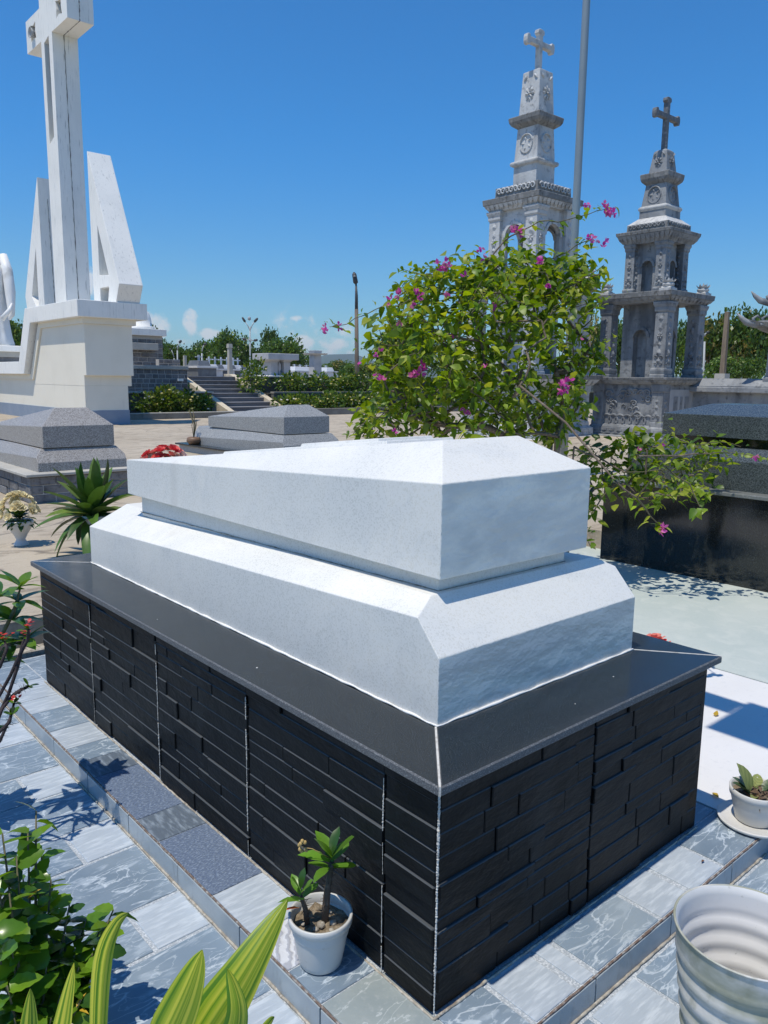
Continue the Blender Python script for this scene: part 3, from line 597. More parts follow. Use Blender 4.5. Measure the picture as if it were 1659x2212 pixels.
def tower(label, cx, cy, L, m, mc, hiproof, text=False):
    """L: measured widths and rows of each storey"""
    t = thing('carved_stone_tower', label, 'tower', (cx, cy, ZY), 'carved stone grave towers')
    def lv(key):
        xl, xr, *rows = L[key][:5]; zg = zn(cx, cy, 1.0, rows[0]); s = solve_s(cx, cy, xl, xr, zg); return s, [zn(cx, cy, s, r) for r in rows]
    faces = lambda s: (('x-', (cx-s, cy)), ('y-', (cx, cy-s)))
    # base body
    sb_, (zb1, zb0) = lv('base'); sp, (zp1, zp0) = lv('plinth')
    fb = MB(); fb.fr(cx, cy, ZY-.1, sp*1.10, zp0, sp*1.10); fb.fr(cx, cy, zp0, sp, zp1, sp); fb.fr(cx, cy, zp1, sp*.985, zb0+.01, sb_*1.01); fb.build('plinth', m, t, bevel=.012)
    fr_ = MB()
    for ax, (fx, fy) in faces(sp):                        # stepped fret on the plinth
        for row, zz in enumerate((zp0+(zp1-zp0)*.3, zp0+(zp1-zp0)*.68)):
            n = 9
            for k in range(n):
                u = (-1+(2*k+1+(row % 2))/n)*sp*.94; hw = sp*.62/n
                if abs(u)+hw > sp*.97: continue
                hh = (zp1-zp0)*.10
                if ax == 'x-': fr_.box(cx-sp-.02, cx-sp+.01, cy+u-hw, cy+u+hw, zz-hh, zz+hh)
                else: fr_.box(cx+u-hw, cx+u+hw, cy-sp-.02, cy-sp+.01, zz-hh, zz+hh)
    fr_.build('fret_relief', m, t)['kind'] = 'stuff'
    MB().fr(cx, cy, zb0, sb_*.93, zb1, sb_*.93).build('base_body', m, t)
    for sx in (-1, 1):
        for sy in (-1, 1):
            q = MB(); w = sb_*.15; px_, py_ = cx+sx*(sb_-w), cy+sy*(sb_-w); hgt = zb1-zb0
            q.profile(px_, py_, [(zb0,w*1.12),(zb0+hgt*.08,w*1.12),(zb0+hgt*.12,w*1.0),(zb0+hgt*.80,w*1.0),(zb0+hgt*.84,w*1.12),(zb1,w*1.15)])
            o = q.build('pilaster', m, t, bevel=.008)
            rl = MB()
            for ax, (dx, dy) in (('x-',(-w,0)),('y-',(0,-w))):
                if (ax == 'x-' and sx > 0) or (ax == 'y-' and sy > 0): continue
                for j, (fz, sc) in enumerate(((.30,.5),(.46,.42),(.60,.36))): leaf_relief(rl, (px_+dx, py_+dy, zb0+hgt*fz), ax, w*sc*1.3, w*sc, math.pi/2, .03); 
                for s2 in (-1, 1): scroll(rl, (px_+dx-(0 if ax=='x-' else 0)+(s2*w*.4 if ax=='y-' else 0), py_+dy+(s2*w*.4 if ax=='x-' else 0), zb0+hgt*.24), ax, w*.3, .03, flip=s2)
            if rl.v: rl.build('carving', m, o)['kind'] = 'stuff'
    rl = MB(); rr = random.Random(int(cx*10))
    for ax, (fx, fy) in faces(sb_*.93):
        if text and ax == 'y-': continue
        for k in range(26):                                  # dragon and cloud scrolls
            u = rr.uniform(-.62, .62)*sb_; v = zb0+(zb1-zb0)*rr.uniform(.2, .85); c = (fx, fy+u, v) if ax == 'x-' else (fx+u, fy, v)
            scroll(rl, c, ax, rr.uniform(.05, .13), .03, rr.uniform(.8, 1.6), rr.choice((-1, 1)), .28)
        for k in range(7):
            u = (-.6+.2*k)*sb_; c = (fx, fy+u, zb0+(zb1-zb0)*.12) if ax == 'x-' else (fx+u, fy, zb0+(zb1-zb0)*.12); ring_relief(rl, c, ax, .17, .06, .035)
    rl.build('relief_panel', m, t)['kind'] = 'stuff'
    if text:                                                # light panel with three strips of lettering, too far to read
        s2 = sb_*.93; MB().box(cx-s2*.62, cx+s2*.62, cy-s2-.02, cy-s2+.01, zb0+.12, zb1-.12).build('inscription_panel', m_capst if False else mc['panel'], t)
        for k in (-.3, 0, .3):
            w = .11 if k else .06
            MB().box(cx+k*s2-w*s2, cx+k*s2+w*s2, cy-s2-.028, cy-s2-.019, zb0+.3, zb1-.3).build('inscription_strip', m_tow2, t)
    # ledge one
    def ledge(key, name, petals=True):
        s, (za, zm, zu) = lv(key); under = L[key][5] if len(L[key]) > 5 else .86
        q = MB(); q.fr(cx, cy, zm, s*.985, za, s); q.build(name, mc['ledge'], t, bevel=.01)
        u = MB(); u.fr(cx, cy, zu, s*under, zm+.002, s*.965)
        o = u.build(name+'_underside', m, t)
        if petals:
            p = MB(); n = 11
            for ax in ('x-', 'y-'):
                for k in range(n):
                    f = -1+(2*k+1)/n; w = s*.9/n
                    for (fa, dz) in ((.5, 0),):
                        a0 = s*.965; a1 = s*under; zc = (zu+zm)/2
                        def Q(f_, out, z): return (cx-out-.0, cy+f_, z) if ax == 'x-' else (cx+f_, cy-out, z)
                        p.add([Q(f*s*.95-w, a0+.012, zm-.004), Q(f*s*.95+w, a0+.012, zm-.004), Q(f*s*.92+w*.8, (a0+a1)/2+.03, zc), Q(f*s*.92-w*.8, (a0+a1)/2+.03, zc), Q(f*s*.88, a1+.02, zu+.01)], [(0,1,2,3),(3,2,4)])
            p.build('lotus_band', m, t)['kind'] = 'stuff'
        return s, za, zm, zu
    def storey(key, z0, z1, niche, caps=True):
        s = solve_s(cx, cy, L[key][0], L[key][1], (z0+z1)/2); w = s*L[key][2]; hgt = z1-z0
        for sx in (-1, 1):
            for sy in (-1, 1):
                q = MB(); px_, py_ = cx+sx*(s-w), cy+sy*(s-w)
                q.profile(px_, py_, [(z0,w*1.22),(z0+hgt*.035,w*1.22),(z0+hgt*.045,w*1.1),(z0+hgt*.09,w*1.2),(z0+hgt*.12,w*1.15),(z0+hgt*.13,w*1.0),(z0+hgt*.86,w*.96),(z0+hgt*.88,w*1.1),(z0+hgt*.93,w*1.12),(z0+hgt*.97,w*1.3),(z1,w*1.32)])
                o = q.build('column', m, t, bevel=.006); rl = MB()
                for ax, (dx, dy) in (('x-',(-w,0)),('y-',(0,-w))):
                    c = lambda fz, du=0: (px_+dx, py_+dy+du, z0+hgt*fz) if ax == 'x-' else (px_+dx+du, py_+dy, z0+hgt*fz)
                    petal_flower(rl, c(.55), ax, w*.45, 6, .03); leaf_relief(rl, c(.22), ax, w*.5, w*.42, math.pi/2, .04); leaf_relief(rl, c(.33), ax, w*.6, w*.5, math.pi/2, .04); leaf_relief(rl, c(.44), ax, w*.4, w*.3, math.pi/2, .04)
                    leaf_relief(rl, c(.66), ax, w*.7, w*.35, math.pi/2, .03); leaf_relief(rl, c(.78), ax, w*.5, w*.4, math.pi/2, .03)
                    for s2 in (-1, 1): scroll(rl, c(.27, s2*w*.45), ax, w*.28, .03, flip=s2); scroll(rl, c(.18, s2*w*.4), ax, w*.25, .03, flip=-s2)
                rl.build('carving', m, o)['kind'] = 'stuff'
        q = MB(); hs = s*(.57 if key == 'cols1' else .74); wi = s*(.80 if niche else .62); th = .10
        if niche:                                            # closed chamber with a niche in each face
            MB().fr(cx, cy, z0, hs*.62, z1, hs*.62).build('chamber', m, t)
            arch_wall(q, 'x', cx-hs, .22, cy, hs-.003, z0, z1, hs*.36, z0+hgt*.55, z0+hgt*.02); arch_wall(q, 'y', cy-hs, .22, cx, hs-.226, z0, z1, hs*.36, z0+hgt*.55, z0+hgt*.02)
            q.box(cx+hs-.1, cx+hs, cy-hs+.225, cy+hs, z0, z1).box(cx-hs+.223, cx+hs-.102, cy+hs-.1, cy+hs, z0, z1); q.build('niche_wall', m, t)
        else:                                                # open on all four sides
            for ax, pl in (('x', cx-s+w*.55), ('x', cx+s-w*.55-.1)): arch_wall(q, ax, pl, .1, cy, s-w*2+.004, z0+hgt*.30, z1, (s-w*2)*.70, z0+hgt*.62, z0+hgt*.301)
            for ax, pl in (('y', cy-s+w*.55), ('y', cy+s-w*.55-.1)): arch_wall(q, ax, pl, .1, cx, s-w*2+.004, z0+hgt*.30, z1, (s-w*2)*.70, z0+hgt*.62, z0+hgt*.301)
            q.build('arch', m, t)
        return s
    s1, za1, zm1, zu1 = ledge('ledge1', 'base_ledge')
    s2, za2, zm2, zu2 = ledge('ledge2', 'middle_ledge')
    s3, za3, zm3, zu3 = ledge('cornice', 'cornice')
    storey('cols1', za1, zu2, True); 
    sc2 = storey('cols2', za2, zu3, L['niche2'])
    fs = (s2-.0)*.215
    fin = MB()
    for sx in (-1, 1):
        for sy in (-1, 1):
            q = MB(); lotus(q, (cx+sx*(s2-fs*1.0), cy+sy*(s2-fs*1.0), za2-.004), fs*1.05); q.build('lotus_finial', mc['finial'], t)
    # frieze, pedestal and tapered blocks
    sf, (zf1, zf0) = lv('frieze'); MB().fr(cx, cy, za3-.01, sf, zf1, sf*.985).build('frieze', mc['ledge'], t, bevel=.008)
    rl = MB()
    for ax, (fx, fy) in faces(sf*.985):
        n = 9
        for k in range(n):
            u = (-1+(2*k+1)/n)*sf*.88; zc = (zf0+zf1)/2; c = (fx-.005, fy+u, zc) if ax == 'x-' else (fx+u, fy-.005, zc)
            scroll(rl, c, ax, (zf1-zf0)*.40, .04, 1.3, 1 if k % 2 else -1, .34)
    rl.build('frieze_carving', m, t)['kind'] = 'stuff'
    spd, (zd1, zd0) = lv('ped')
    if hiproof: MB().fr(cx, cy, zf1-.002, sf*.99, zd0+.01, spd*1.02).build('sloped_roof', mc['finial'], t)
    MB().fr(cx, cy, min(zd0, zf1)-.01, spd, zd1, spd*.99).build('pedestal', m, t)
    sm_, (zm_1, zm_0) = lv('mold'); MB().profile(cx, cy, [(zm_0-.03,spd),(zm_0,sm_*.97),((zm_0+zm_1)/2,sm_),(zm_1,sm_*.97),(zm_1+.03,spd*.97)]).build('moulding', mc['finial'], t, bevel=.008)
    sBb = solve_s(cx, cy, L['blkB'][0], L['blkB'][1], zm_1); sBt = solve_s(cx, cy, L['blkB'][2], L['blkB'][3], zm_1+1)
    sA, (zA1, zAm, zAu) = lv('ledgeA')
    MB().fr(cx, cy, zm_1, sBb, zAu+.01, sBt).build('tapered_block', m, t, bevel=.01)
    rl = MB(); sm2 = (sBb+sBt)/2
    for ax, (fx, fy) in faces(sm2): 
        ring_relief(rl, (fx, fy, (zm_1+zAu)/2), ax, sm2*.62, sm2*.1, .035, 1.15)
        for k in range(5): a = 2*math.pi*k/5+.6; leaf_relief(rl, (fx, fy-math.cos(a)*sm2*.33, (zm_1+zAu)/2+math.sin(a)*sm2*.36) if ax == 'x-' else (fx+math.cos(a)*sm2*.33, fy, (zm_1+zAu)/2+math.sin(a)*sm2*.36), ax, sm2*.2, sm2*.09, a, .035)
    rl.build('block_carving', m, t)['kind'] = 'stuff'
    MB().profile(cx, cy, [(zAu-.02,sBt),(zAu+(zAm-zAu)*.5,sBt+(sA-sBt)*.7),(zAm,sA*.97),(zA1,sA),(zA1+.02,sA*.97)]).build('upper_ledge', mc['ledge'], t, bevel=.006)
    sTb, sTt = solve_s(cx, cy, L['top'][0], L['top'][1], zA1+.2), solve_s(cx, cy, L['top'][2], L['top'][3], zA1+1); zT = zn(cx, cy, sTt, L['top'][4])
    MB().fr(cx, cy, zA1, sTb, zT, sTt).fr(cx, cy, zT, sTt*.99, zT+.05, sTt*.6).build('top_block', m, t, bevel=.012)
    rl = MB(); sm3 = (sTb+sTt)/2; zc = (zA1+zT)/2
    for ax, (fx, fy) in faces(sm3):
        petal_flower(rl, (fx, fy, zc), ax, sm3*.5, 8, .05)
        for s2_ in (-1, 1):
            for s3_ in (-1, 1): leaf_relief(rl, (fx+s3_*.0, fy+s2_*sm3*.55, zc+s3_*(zT-zA1)*.36) if ax == 'x-' else (fx+s2_*sm3*.55, fy, zc+s3_*(zT-zA1)*.36), ax, sm3*.3, sm3*.12, math.pi/4*s2_*s3_, .03)
    rl.build('top_carving', m, t)['kind'] = 'stuff'
    q = MB(); zx1 = zn(cx, cy, 0.0, L['cross'][0]); zxc = zn(cx, cy, 0.0, L['cross'][1]); arm = L['cross'][2]
    cross_mesh(q, cx, cy, zT+.03, zx1, arm, L['cross'][3], L['cross'][3]*1.0, zxc); q.build('cross', mc['cross'], t, bevel=.012)
    return t
def cv(ox, oy, k): return lambda L: L
def X8(x): return 1244.2+.25*x
def Y8(y): return 190.1+.25*y
def X7(x): return 985.1+.2344*x
def Y7(y): return 34.6+.2344*y
def XB_(x): return 1209.7+.2708*x
def YB_(y): return 622.1+.2708*y
T2 = dict(base=(XB_(225),XB_(1098),YB_(772),YB_(1112)), plinth=(XB_(195),XB_(1125),YB_(1135),YB_(1195)), ledge1=(XB_(160),XB_(1168),YB_(714),YB_(738),YB_(772),.88), cols1=(XB_(278),XB_(1110),.175),
    ledge2=(X8(128),X8(1186),Y8(1738),Y8(1785),Y8(1832),.86), niche2=True, cols2=(X8(380),X8(928),.235), cornice=(X8(302),X8(1046),Y8(1190),Y8(1222),Y8(1300),.78),
    frieze=(X8(398),X8(957),Y8(1138),Y8(1190)), ped=(X8(506),X8(861),Y8(1022),Y8(1103)), mold=(X8(494),X8(883),Y8(998),Y8(1022)), blkB=(X8(523),X8(860),X8(568),X8(841)), ledgeA=(X8(509),X8(898),Y8(708),Y8(748),Y8(792)),
    top=(X8(578),X8(828),X8(625),X8(803),Y8(530)), cross=(Y8(82),Y8(250),.58,.062))
T1 = dict(base=(1000,1278,832,925), plinth=(990,1290,930,948), ledge1=(968,1300,808,818,832,.88), cols1=(1012,1278,.165),
    ledge2=(985,1297,588,601,616,.86), niche2=False, cols2=(X7(250),X7(1040),.235), cornice=(X7(168),X7(1107),Y7(1592),Y7(1650),Y7(1712),.84),
    frieze=(X7(298),X7(1004),Y7(1505),Y7(1590)), ped=(X7(467),X7(845),Y7(1325),Y7(1505)), mold=(X7(429),X7(888),Y7(1290),Y7(1325)), blkB=(X7(470),X7(848),X7(500),X7(836)), ledgeA=(X7(412),X7(928),Y7(865),Y7(905),Y7(958)),
    top=(X7(508),X7(838),X7(550),X7(826),Y7(475)), cross=(Y7(128),Y7(262),.54,.066))
m_panel = mat('pale_inscription_stone', (.44,.45,.46), .7, [('noise',3,.4,.7,(.36,.37,.385),.7)])
m_fin = mat('pale_carved_stone', (.56,.56,.545), .7, [('noise',6,.45,.7,(.33,.335,.34),.8,{'detail':6}),('noise',20,.55,.75,(.2,.2,.2),.5,{'detail':6})])
m_dcross = mat('dark_carved_cross', (.135,.145,.155), .65, [('noise',14,.45,.7,(.30,.31,.315),.7,{'detail':5})])
c = atd(1401, 826, 20.95); tower('shorter dark grey stone tower with a black budded cross, at the right', c.x, c.y, T2, m_tow2, dict(ledge=m_ledge, finial=m_fin, cross=m_dcross, panel=m_panel), True, True)
c = atd(1135, 823, 20.8); tower('taller pale grey stone tower with a pale cross, behind the bougainvillea', c.x, c.y, T1, m_tow, dict(ledge=m_ledge, finial=m_fin, cross=m_fin, panel=m_panel), False)
# ------------------------------------------------------------------ white cross monument
m_mon = mat('white_painted_concrete', (.88,.87,.82), .7, [('noise',.9,.42,.7,(.79,.79,.75),.8,{'detail':6}),('noise',3,.56,.75,(.66,.66,.63),.45,{'detail':7,'stretch':(2.5,2.5,.4)}),('noise',7,.58,.75,(.30,.31,.30),.55,{'detail':7,'stretch':(3,3,.3)})], bump=[('noise',8,.15,.02)])
m_cream = mat('cream_painted_concrete', (.83,.78,.66), .75, [('noise',.8,.42,.7,(.77,.72,.60),.8,{'detail':6}),('noise',3,.6,.78,(.66,.61,.50),.4,{'detail':6,'stretch':(2,2,.5)})])
m_bluesk = mat('blue_grey_skirting', (.23,.285,.37), .6, [('noise',2,.4,.7,(.28,.33,.40),.7)])
m_crack = mat('dark_crack', (.10,.105,.11), .9)
mon = thing('cross_monument', 'tall white concrete cross flanked by two leaning openwork wedges on a cream pedestal', 'monument', (8.1, 24, ZY))
XF, XK = 6.97, 9.0                           # front and back of the coping band
def yz(px, py, x): p = atx(px, py, x); return (p.y, p.z)
yn_, zt_, zb_ = 21.02, 3.66, 3.20
bl = yz(58.8, 668.9, XF); k1 = yz(42, 808, XF); k0 = yz(55, 806, XF)
yl = max(bl[0], 25.5); kz0, kz1 = 1.62, 2.02
yk = yz(42, 796, XF)[0]
band = [(yn_, zb_), (yn_, zt_), (yl, zt_), (yk+.02, kz1), (46, kz1), (46, kz0), (yk-.42, kz0), (yl-.42, zb_)]
MB().prism(band, [], 'x', XF, XK).build('coping_band', m_mon, mon, bevel=.01)
mid = [(21.27, 1.6), (21.27, 3.04), (yl-.75, 3.04), (yk-.75, 1.42), (46, 1.42), (46, ZY+.35), (21.44, ZY+.35), (21.44, 1.6)]
MB().prism([(21.27, 1.598), (21.27, 3.04), (yl-.80, 3.04), (yk-.62, 1.42), (yk-.62, 1.3), (21.44, 1.3), (21.44, 1.598)], [], 'x', 7.22, 8.62).build('pedestal_upper', m_cream, mon, bevel=.008)
MB().prism([(21.2, 3.035), (21.2, 3.202), (yl-.6, 3.202), (yk-.5, 1.62), (46, 1.62), (46, 1.45), (yk-.66, 1.45), (yl-.78, 3.035)], [], 'x', 7.16, 8.72).build('soffit_moulding', m_cream, mon)
MB().prism([(21.44, ZY), (21.44, 1.302), (yk-.6, 1.302), (yk-.6, 1.455), (46, 1.455), (46, ZY)], [], 'x', 7.225, 8.5).build('pedestal_lower', m_cream, mon)
MB().prism([(21.425, ZY-.02), (21.425, ZY+.42), (46, ZY+.42), (46, ZY-.02)], [], 'x', 7.205, 8.52).build('skirting', m_bluesk, mon)
# wedges with pierced triangles
XA1, TH = 8.1, .70
def A(px, py): return yz(px, py, XA1)
rw = [A(201, 652), A(187.5, 325.8), A(257.5, 612.7), A(250, 653)]; rw[0] = (rw[1][0], 3.6); rw[3] = (rw[3][0], 3.6)
h1 = [A(209.5, 485), A(214.5, 595), A(234.5, 594)]; h2 = [A(216, 622.6), (A(217, 650)[0], 3.66), (A(233, 650)[0], 3.66), A(235.7, 619)]
MB().prism(rw, [h1, h2], 'x', XA1, XA1+TH).build('pierced_wedge', m_mon, mon, bevel=.008)
lw = [(A(96, 659)[0], 3.6), (A(96, 659)[0], A(80, 382)[1]), A(54.5, 640), (A(60, 665)[0], 3.6)]
h3 = [A(77, 536), A(69, 640), A(84, 662)]; h3[2] = (h3[2][0], 3.68)
MB().prism(lw, [h3], 'x', XA1, XA1+TH).build('pierced_wedge', m_mon, mon, bevel=.008)
# the cross: box column with a slot in the front, arms with star-shaped openings
cL, cN = A(104.5, 372)[0], A(128, 365)[0]; cx0, cx1 = XA1, XA1+.78
zarm = A(110, 70)[1]; armh = A(55.5, 37)[1]-A(60, 102)[1]; yaL = A(56, 60)[0]; yaR = cN-(yaL-cL)*1.0
zA0, zA1_ = zarm, zarm+max(armh, .95); ztop = zA1_+2.4; cw = cL-cN; t_ = .16*cw
fp = MB()
outl = [(cN, 3.6), (cN, zA0), (yaR, zA0), (yaR, zA1_), (cN, zA1_), (cN, ztop), (cL, ztop), (cL, zA1_), (yaL, zA1_), (yaL, zA0), (cL, zA0), (cL, 3.6)]
slot = [(cN+cw*.30, A(110, 300)[1]), (cN+cw*.72, A(107, 312)[1]), (cN+cw*.72, zA0-.12), (cN+cw*.30, zA0-.02)]
zc_ = (zA0+zA1_)/2; hh_ = (zA1_-zA0)/2
def star(cy, cz, r1, r2, n=4): return [(cy+math.cos(math.pi*k/n+math.pi/4)*(r1 if k % 2 else r2), cz+math.sin(math.pi*k/n+math.pi/4)*(r1 if k % 2 else r2)) for k in range(2*n)]
hol = [slot, star((yaL+cL)/2, zc_, hh_*.38, hh_*.72), star((yaR+cN)/2, zc_, hh_*.38, hh_*.72), star((cN+cL)/2, zA1_+.9, cw*.2, cw*.36)]
ring1 = [((cN+cL)/2+math.cos(a)*cw*.33, zc_+math.sin(a)*hh_*.62) for a in [k*math.pi/8 for k in range(3, 14)]]
fp.prism(outl, hol, 'x', cx0, cx0+.14); fp.build('cross_front', m_mon, mon)
bk = MB(); bk.prism(outl, [], 'x', cx0+.62, cx1); 
bk.box(cx0+.14, cx0+.62, cN, cN+.1, 3.6, zA0).box(cx0+.14, cx0+.62, cL-.1, cL, 3.6, zA0).box(cx0+.14, cx0+.62, yaR, yaL, zA0, zA0+.09).box(cx0+.14, cx0+.62, yaR, yaR+.1, zA0+.09, zA1_).box(cx0+.14, cx0+.62, yaL-.1, yaL, zA0+.09, zA1_).box(cx0+.14, cx0+.62, yaR+.1, yaL-.1, zA1_-.09, zA1_)
bk.box(cx0+.14, cx0+.62, cN+.1, cL-.1, 3.6, A(110, 318)[1]).box(cx0+.14, cx0+.62, cN, cN+.1, zA1_, ztop).box(cx0+.14, cx0+.62, cL-.1, cL, zA1_, ztop); bk.build('cross_body', m_mon, mon)
# stained construction joint running down the side of the column
rough_line([(cx0+.36, cN-.004, zA0), (cx0+.37, cN-.004, 7.5), (cx0+.39, cN-.004, 3.6)], .010, 160, .8, 71).build('joint_stain', m_crack, mon)
rough_line([(cx0+.36, yaR-.004, zA0), (cx0+.37, yaR-.004, zA1_)], .010, 60, .8, 72).build('joint_stain', m_crack, mon)
rough_line([(cx0+.36, yaR, zA0-.004), (cx0+.36, cN, zA0-.004)], .008, 40, .8, 73).build('joint_stain', m_crack, mon)
rough_line([(XA1+.3, lw[0][0]-.004, 7.4), (XA1+.36, lw[0][0]-.004, 3.6)], .008, 100, .8, 74).build('joint_stain', m_crack, mon)
# horn loudspeaker in the left arm opening
sp = thing('horn_loudspeaker', 'grey horn loudspeaker poking out of the left arm of the tall cross', 'loudspeaker', (cx0-.1, (yaL+cL)/2, zc_-.1))
q = MB()
prof = [(.03,0),(.05,.12),(.09,.25),(.17,.36),(.165,.36),(.08,.25),(.02,.12)]
vs = []
mm = MB().lathe(prof, 16)
mm.v = [(cx0+.25-z*1.0, (yaL+cL)/2+x, zc_-.05+y) for x, y, z in mm.v]; mm.build('horn', mat('grey_horn', (.42,.43,.43), .5), sp)
mm = MB().lathe([(0,-.12),(.07,-.12),(.07,.0),(.03,.02)], 12); mm.v = [(cx0+.25-z, (yaL+cL)/2+x, zc_-.05+y) for x, y, z in mm.v]; mm.build('driver', mat('grey_driver', (.2,.2,.2), .5), sp)
# ------------------------------------------------------------------ robed statue on its pedestal at the far left
m_stat = mat('white_statue', (.80,.80,.78), .5, [('noise',2.5,.52,.72,(.62,.61,.56),.6,{'detail':6}),('noise',1.2,.58,.72,(.30,.29,.24),.45,{'detail':6})])
ds = 30.0
stc = atd(-6, 748, ds); sc_ = ds/FPX
st = thing('robed_statue', 'white statue of a standing robed figure with a long veil, at the left edge', 'statue', (stc.x, stc.y, stc.z))
def robe(a, z):
    return 1+.07*math.sin(a*9+z*1.2)*min(1, max(0, (2.6-z)/2.6))+.03*math.sin(a*17-z*2)
H_ = 215*sc_; pr = [(.0,0),(.60,0),(.63,.08),(.56,.35),(.50,.9),(.46,1.5),(.45,2.0),(.47,2.4),(.46,2.75),(.40,3.0),(.26,3.2),(.20,3.32),(.24,3.45),(.255,3.62),(.22,3.78),(.12,3.88),(0,3.9)]
kz = H_/3.9
q = MB().lathe([(r*kz*1.0, z*kz) for r, z in pr], 40, tuple(stc), rfun=lambda a, z: robe(a, z/kz)); q.build('robed_figure', m_stat, st)
q = MB()                                                         # veil falling over the shoulders and a raised fold of the cloak
for (px_, py_, w) in [(18, 640, .05), (14, 668, .06)]: pass
pts = [atd(6, 552, ds-.4), atd(16, 585, ds-.5), atd(22, 630, ds-.45), atd(25, 680, ds-.4), atd(20, 690, ds-.5)]
q.tube(pts, [.16,.20,.2,.12,.05], 8); q.build('veil', m_stat, st)
q = MB(); q.tube([atd(4, 690, ds-.8), atd(22, 668, ds-.7), atd(26, 655, ds-.65)], [.1,.08,.03], 8); q.build('sleeve', m_stat, st)
sp0 = atd(-40, 752, ds)
q = MB(); u = 47*sc_
ped = thing('statue_pedestal', 'white edged plinth of dark stone under the robed statue', 'plinth', (stc.x, stc.y, ZY))
MB().fr(stc.x, stc.y, stc.z-.22, 1.35, stc.z, 1.30).build('top_slab', m_mon, ped, bevel=.02)
MB().fr(stc.x, stc.y, stc.z-.42, 1.25, stc.z-.22, 1.25).build('pale_course', m_capst, ped)
MB().fr(stc.x, stc.y, ZY-.1, 1.2, stc.z-.42, 1.2).build('body', m_brickst, ped)
# ------------------------------------------------------------------ terrace: planters, retaining walls, stairs
m_dkwall = mat('mossy_dark_concrete', (.085,.085,.078), .9, [('noise',1.5,.42,.7,(.15,.145,.13),.8,{'detail':6,'stretch':(1,1,.5)}),('noise',6,.55,.75,(.045,.046,.042),.7,{'detail':6})])
m_kerbd = mat('planter_kerb', (.20,.19,.17), .9, [('noise',1.6,.42,.7,(.29,.275,.24),.8,{'detail':6}),('noise',6,.55,.75,(.10,.095,.085),.7,{'detail':6})])
m_soil = mat('planter_soil', (.085,.07,.045), .95, [('noise',6,.4,.7,(.05,.06,.025),.8)])
m_stepm = mat('grey_stone_steps', (.25,.245,.25), .8, [('noise',3,.42,.7,(.32,.31,.31),.8,{'detail':6}),('noise',9,.55,.75,(.16,.155,.155),.6,{'detail':6})])
m_riser = mat('dark_step_riser', (.15,.145,.15), .85, [('noise',3,.42,.7,(.21,.205,.205),.8,{'detail':6})], rand=.2)
m_strm = mat('sandy_parapet', (.62,.54,.40), .85, [('noise',2,.42,.7,(.52,.45,.33),.8,{'detail':6}),('noise',7,.58,.76,(.25,.21,.155),.7,{'detail':6})])
YK, YL2, YW = 23.6, 25.4, 27.2                    # kerb line, second planter wall, upper terrace wall
SX0, SX1 = 13.45, 16.1                            # stairs between
terr = MB(); terr.box(8.3, SX0-.02, YL2+.3, 60, -.3, .98); terr.box(SX1+.02, 60, YL2+.3, 60, -.3, .96); 
t = terr.build('terrace_fill', m_soil); tag(t, 'planted soil behind the low planter walls', kind='structure')
up = MB(); up.box(8.3, SX0-.02, YW+.34, 120, .9, 1.60); up.box(SX0-.02, SX1+.02, YW+1.3, 120, .1, 1.62); up.box(SX1+.02, 60, YW+.34, 120, .9, 1.60)
tag(up.build('upper_terrace', m_conc), 'concrete deck of the upper terrace', kind='structure')
sl = MB(); sl.box(9.2, SX0-.1, YK+.16, YL2+.3, ZY-.1, .33); sl.box(SX1+.1, 40, YK+.16, YL2+.3, ZY-.1, .33); tag(sl.build('planter_bed', m_soil), 'dark planting soil along the foot of the terrace', kind='structure')
def wall(name, label, x0, x1, y0, th, z0, z1, m, cap=None, mcap=None, capover=.06):
    w = thing(name, label, 'wall', ((x0+x1)/2, y0, z0)); MB().box(x0, x1, y0, y0+th, z0, z1).build('wall_face', m, w)
    if cap: MB().box(x0-.02, x1+.02, y0-capover, y0+th+.02, z1, z1+cap).build('coping', mcap, w, bevel=.008)
    return w
wall('planter_kerb', 'low dark concrete kerb left of the stairs, behind the cross pedestal', 8.9, SX0+.0, YK, .15, ZY-.1, .36, m_kerbd, .035, m_capst, .015)
wall('planter_kerb', 'low grey concrete kerb right of the stairs', SX1+.1, 34, YK, .15, ZY-.1, .40, m_kerbd, .03, m_kerbd, .01)
wall('planter_wall', 'dark mossy planter wall left of the stairs with a pale coping', 8.9, SX0, YL2, .2, .2, 1.0, m_dkwall, .06, m_capst, .12)
wall('planter_wall', 'dark middle planter wall right of the stairs', SX1+.1, 36, YL2, .2, .2, .97, m_dkwall, .07, m_kerbd, .05)
wall('terrace_wall', 'dark upper terrace wall right of the stairs with a bright edge', SX1+.1, 38, YW, .25, .5, 1.60, m_dkwall, .05, m_capst, .08)
sw = wall('stone_block_wall', 'grey stone block retaining wall with a pale coping left of the stairs', 8.9, SX0-.05, YW, .3, .9, 1.86, m_mort, .14, m_capst, .08)
brick_face(sw, 'y', YW, -1, 8.9, SX0-.05, .98, 1.858, .27, .175, m_brickst, 8, g=.034, depth=.06, rough=.03)
MB().box(SX0-.5, SX0-.28, YW-.12, YW-.03, 1.42, 1.52).build('white_plaque', m_mon, sw)
stairs = thing('stone_stairs', 'grey stone stairs with sandy sloping parapets up to the terrace', 'stairs', ((SX0+SX1)/2, YK, ZY))
ns = 9; y_a, y_b = 24.3, YW+1.0
for k in range(ns):
    ya = y_a+(y_b-y_a)*k/ns; za = ZY+(1.62-ZY)*k/ns; zb = ZY+(1.62-ZY)*(k+1)/ns
    MB().box(SX0+.25, SX1-.25, ya+.03, y_b+.5, za-.02, zb-.035).build('riser', m_riser, stairs)
    MB().box(SX0+.24, SX1-.24, ya-.01, y_b+.5, zb-.034, zb).build('tread', m_stepm, stairs, bevel=.005)
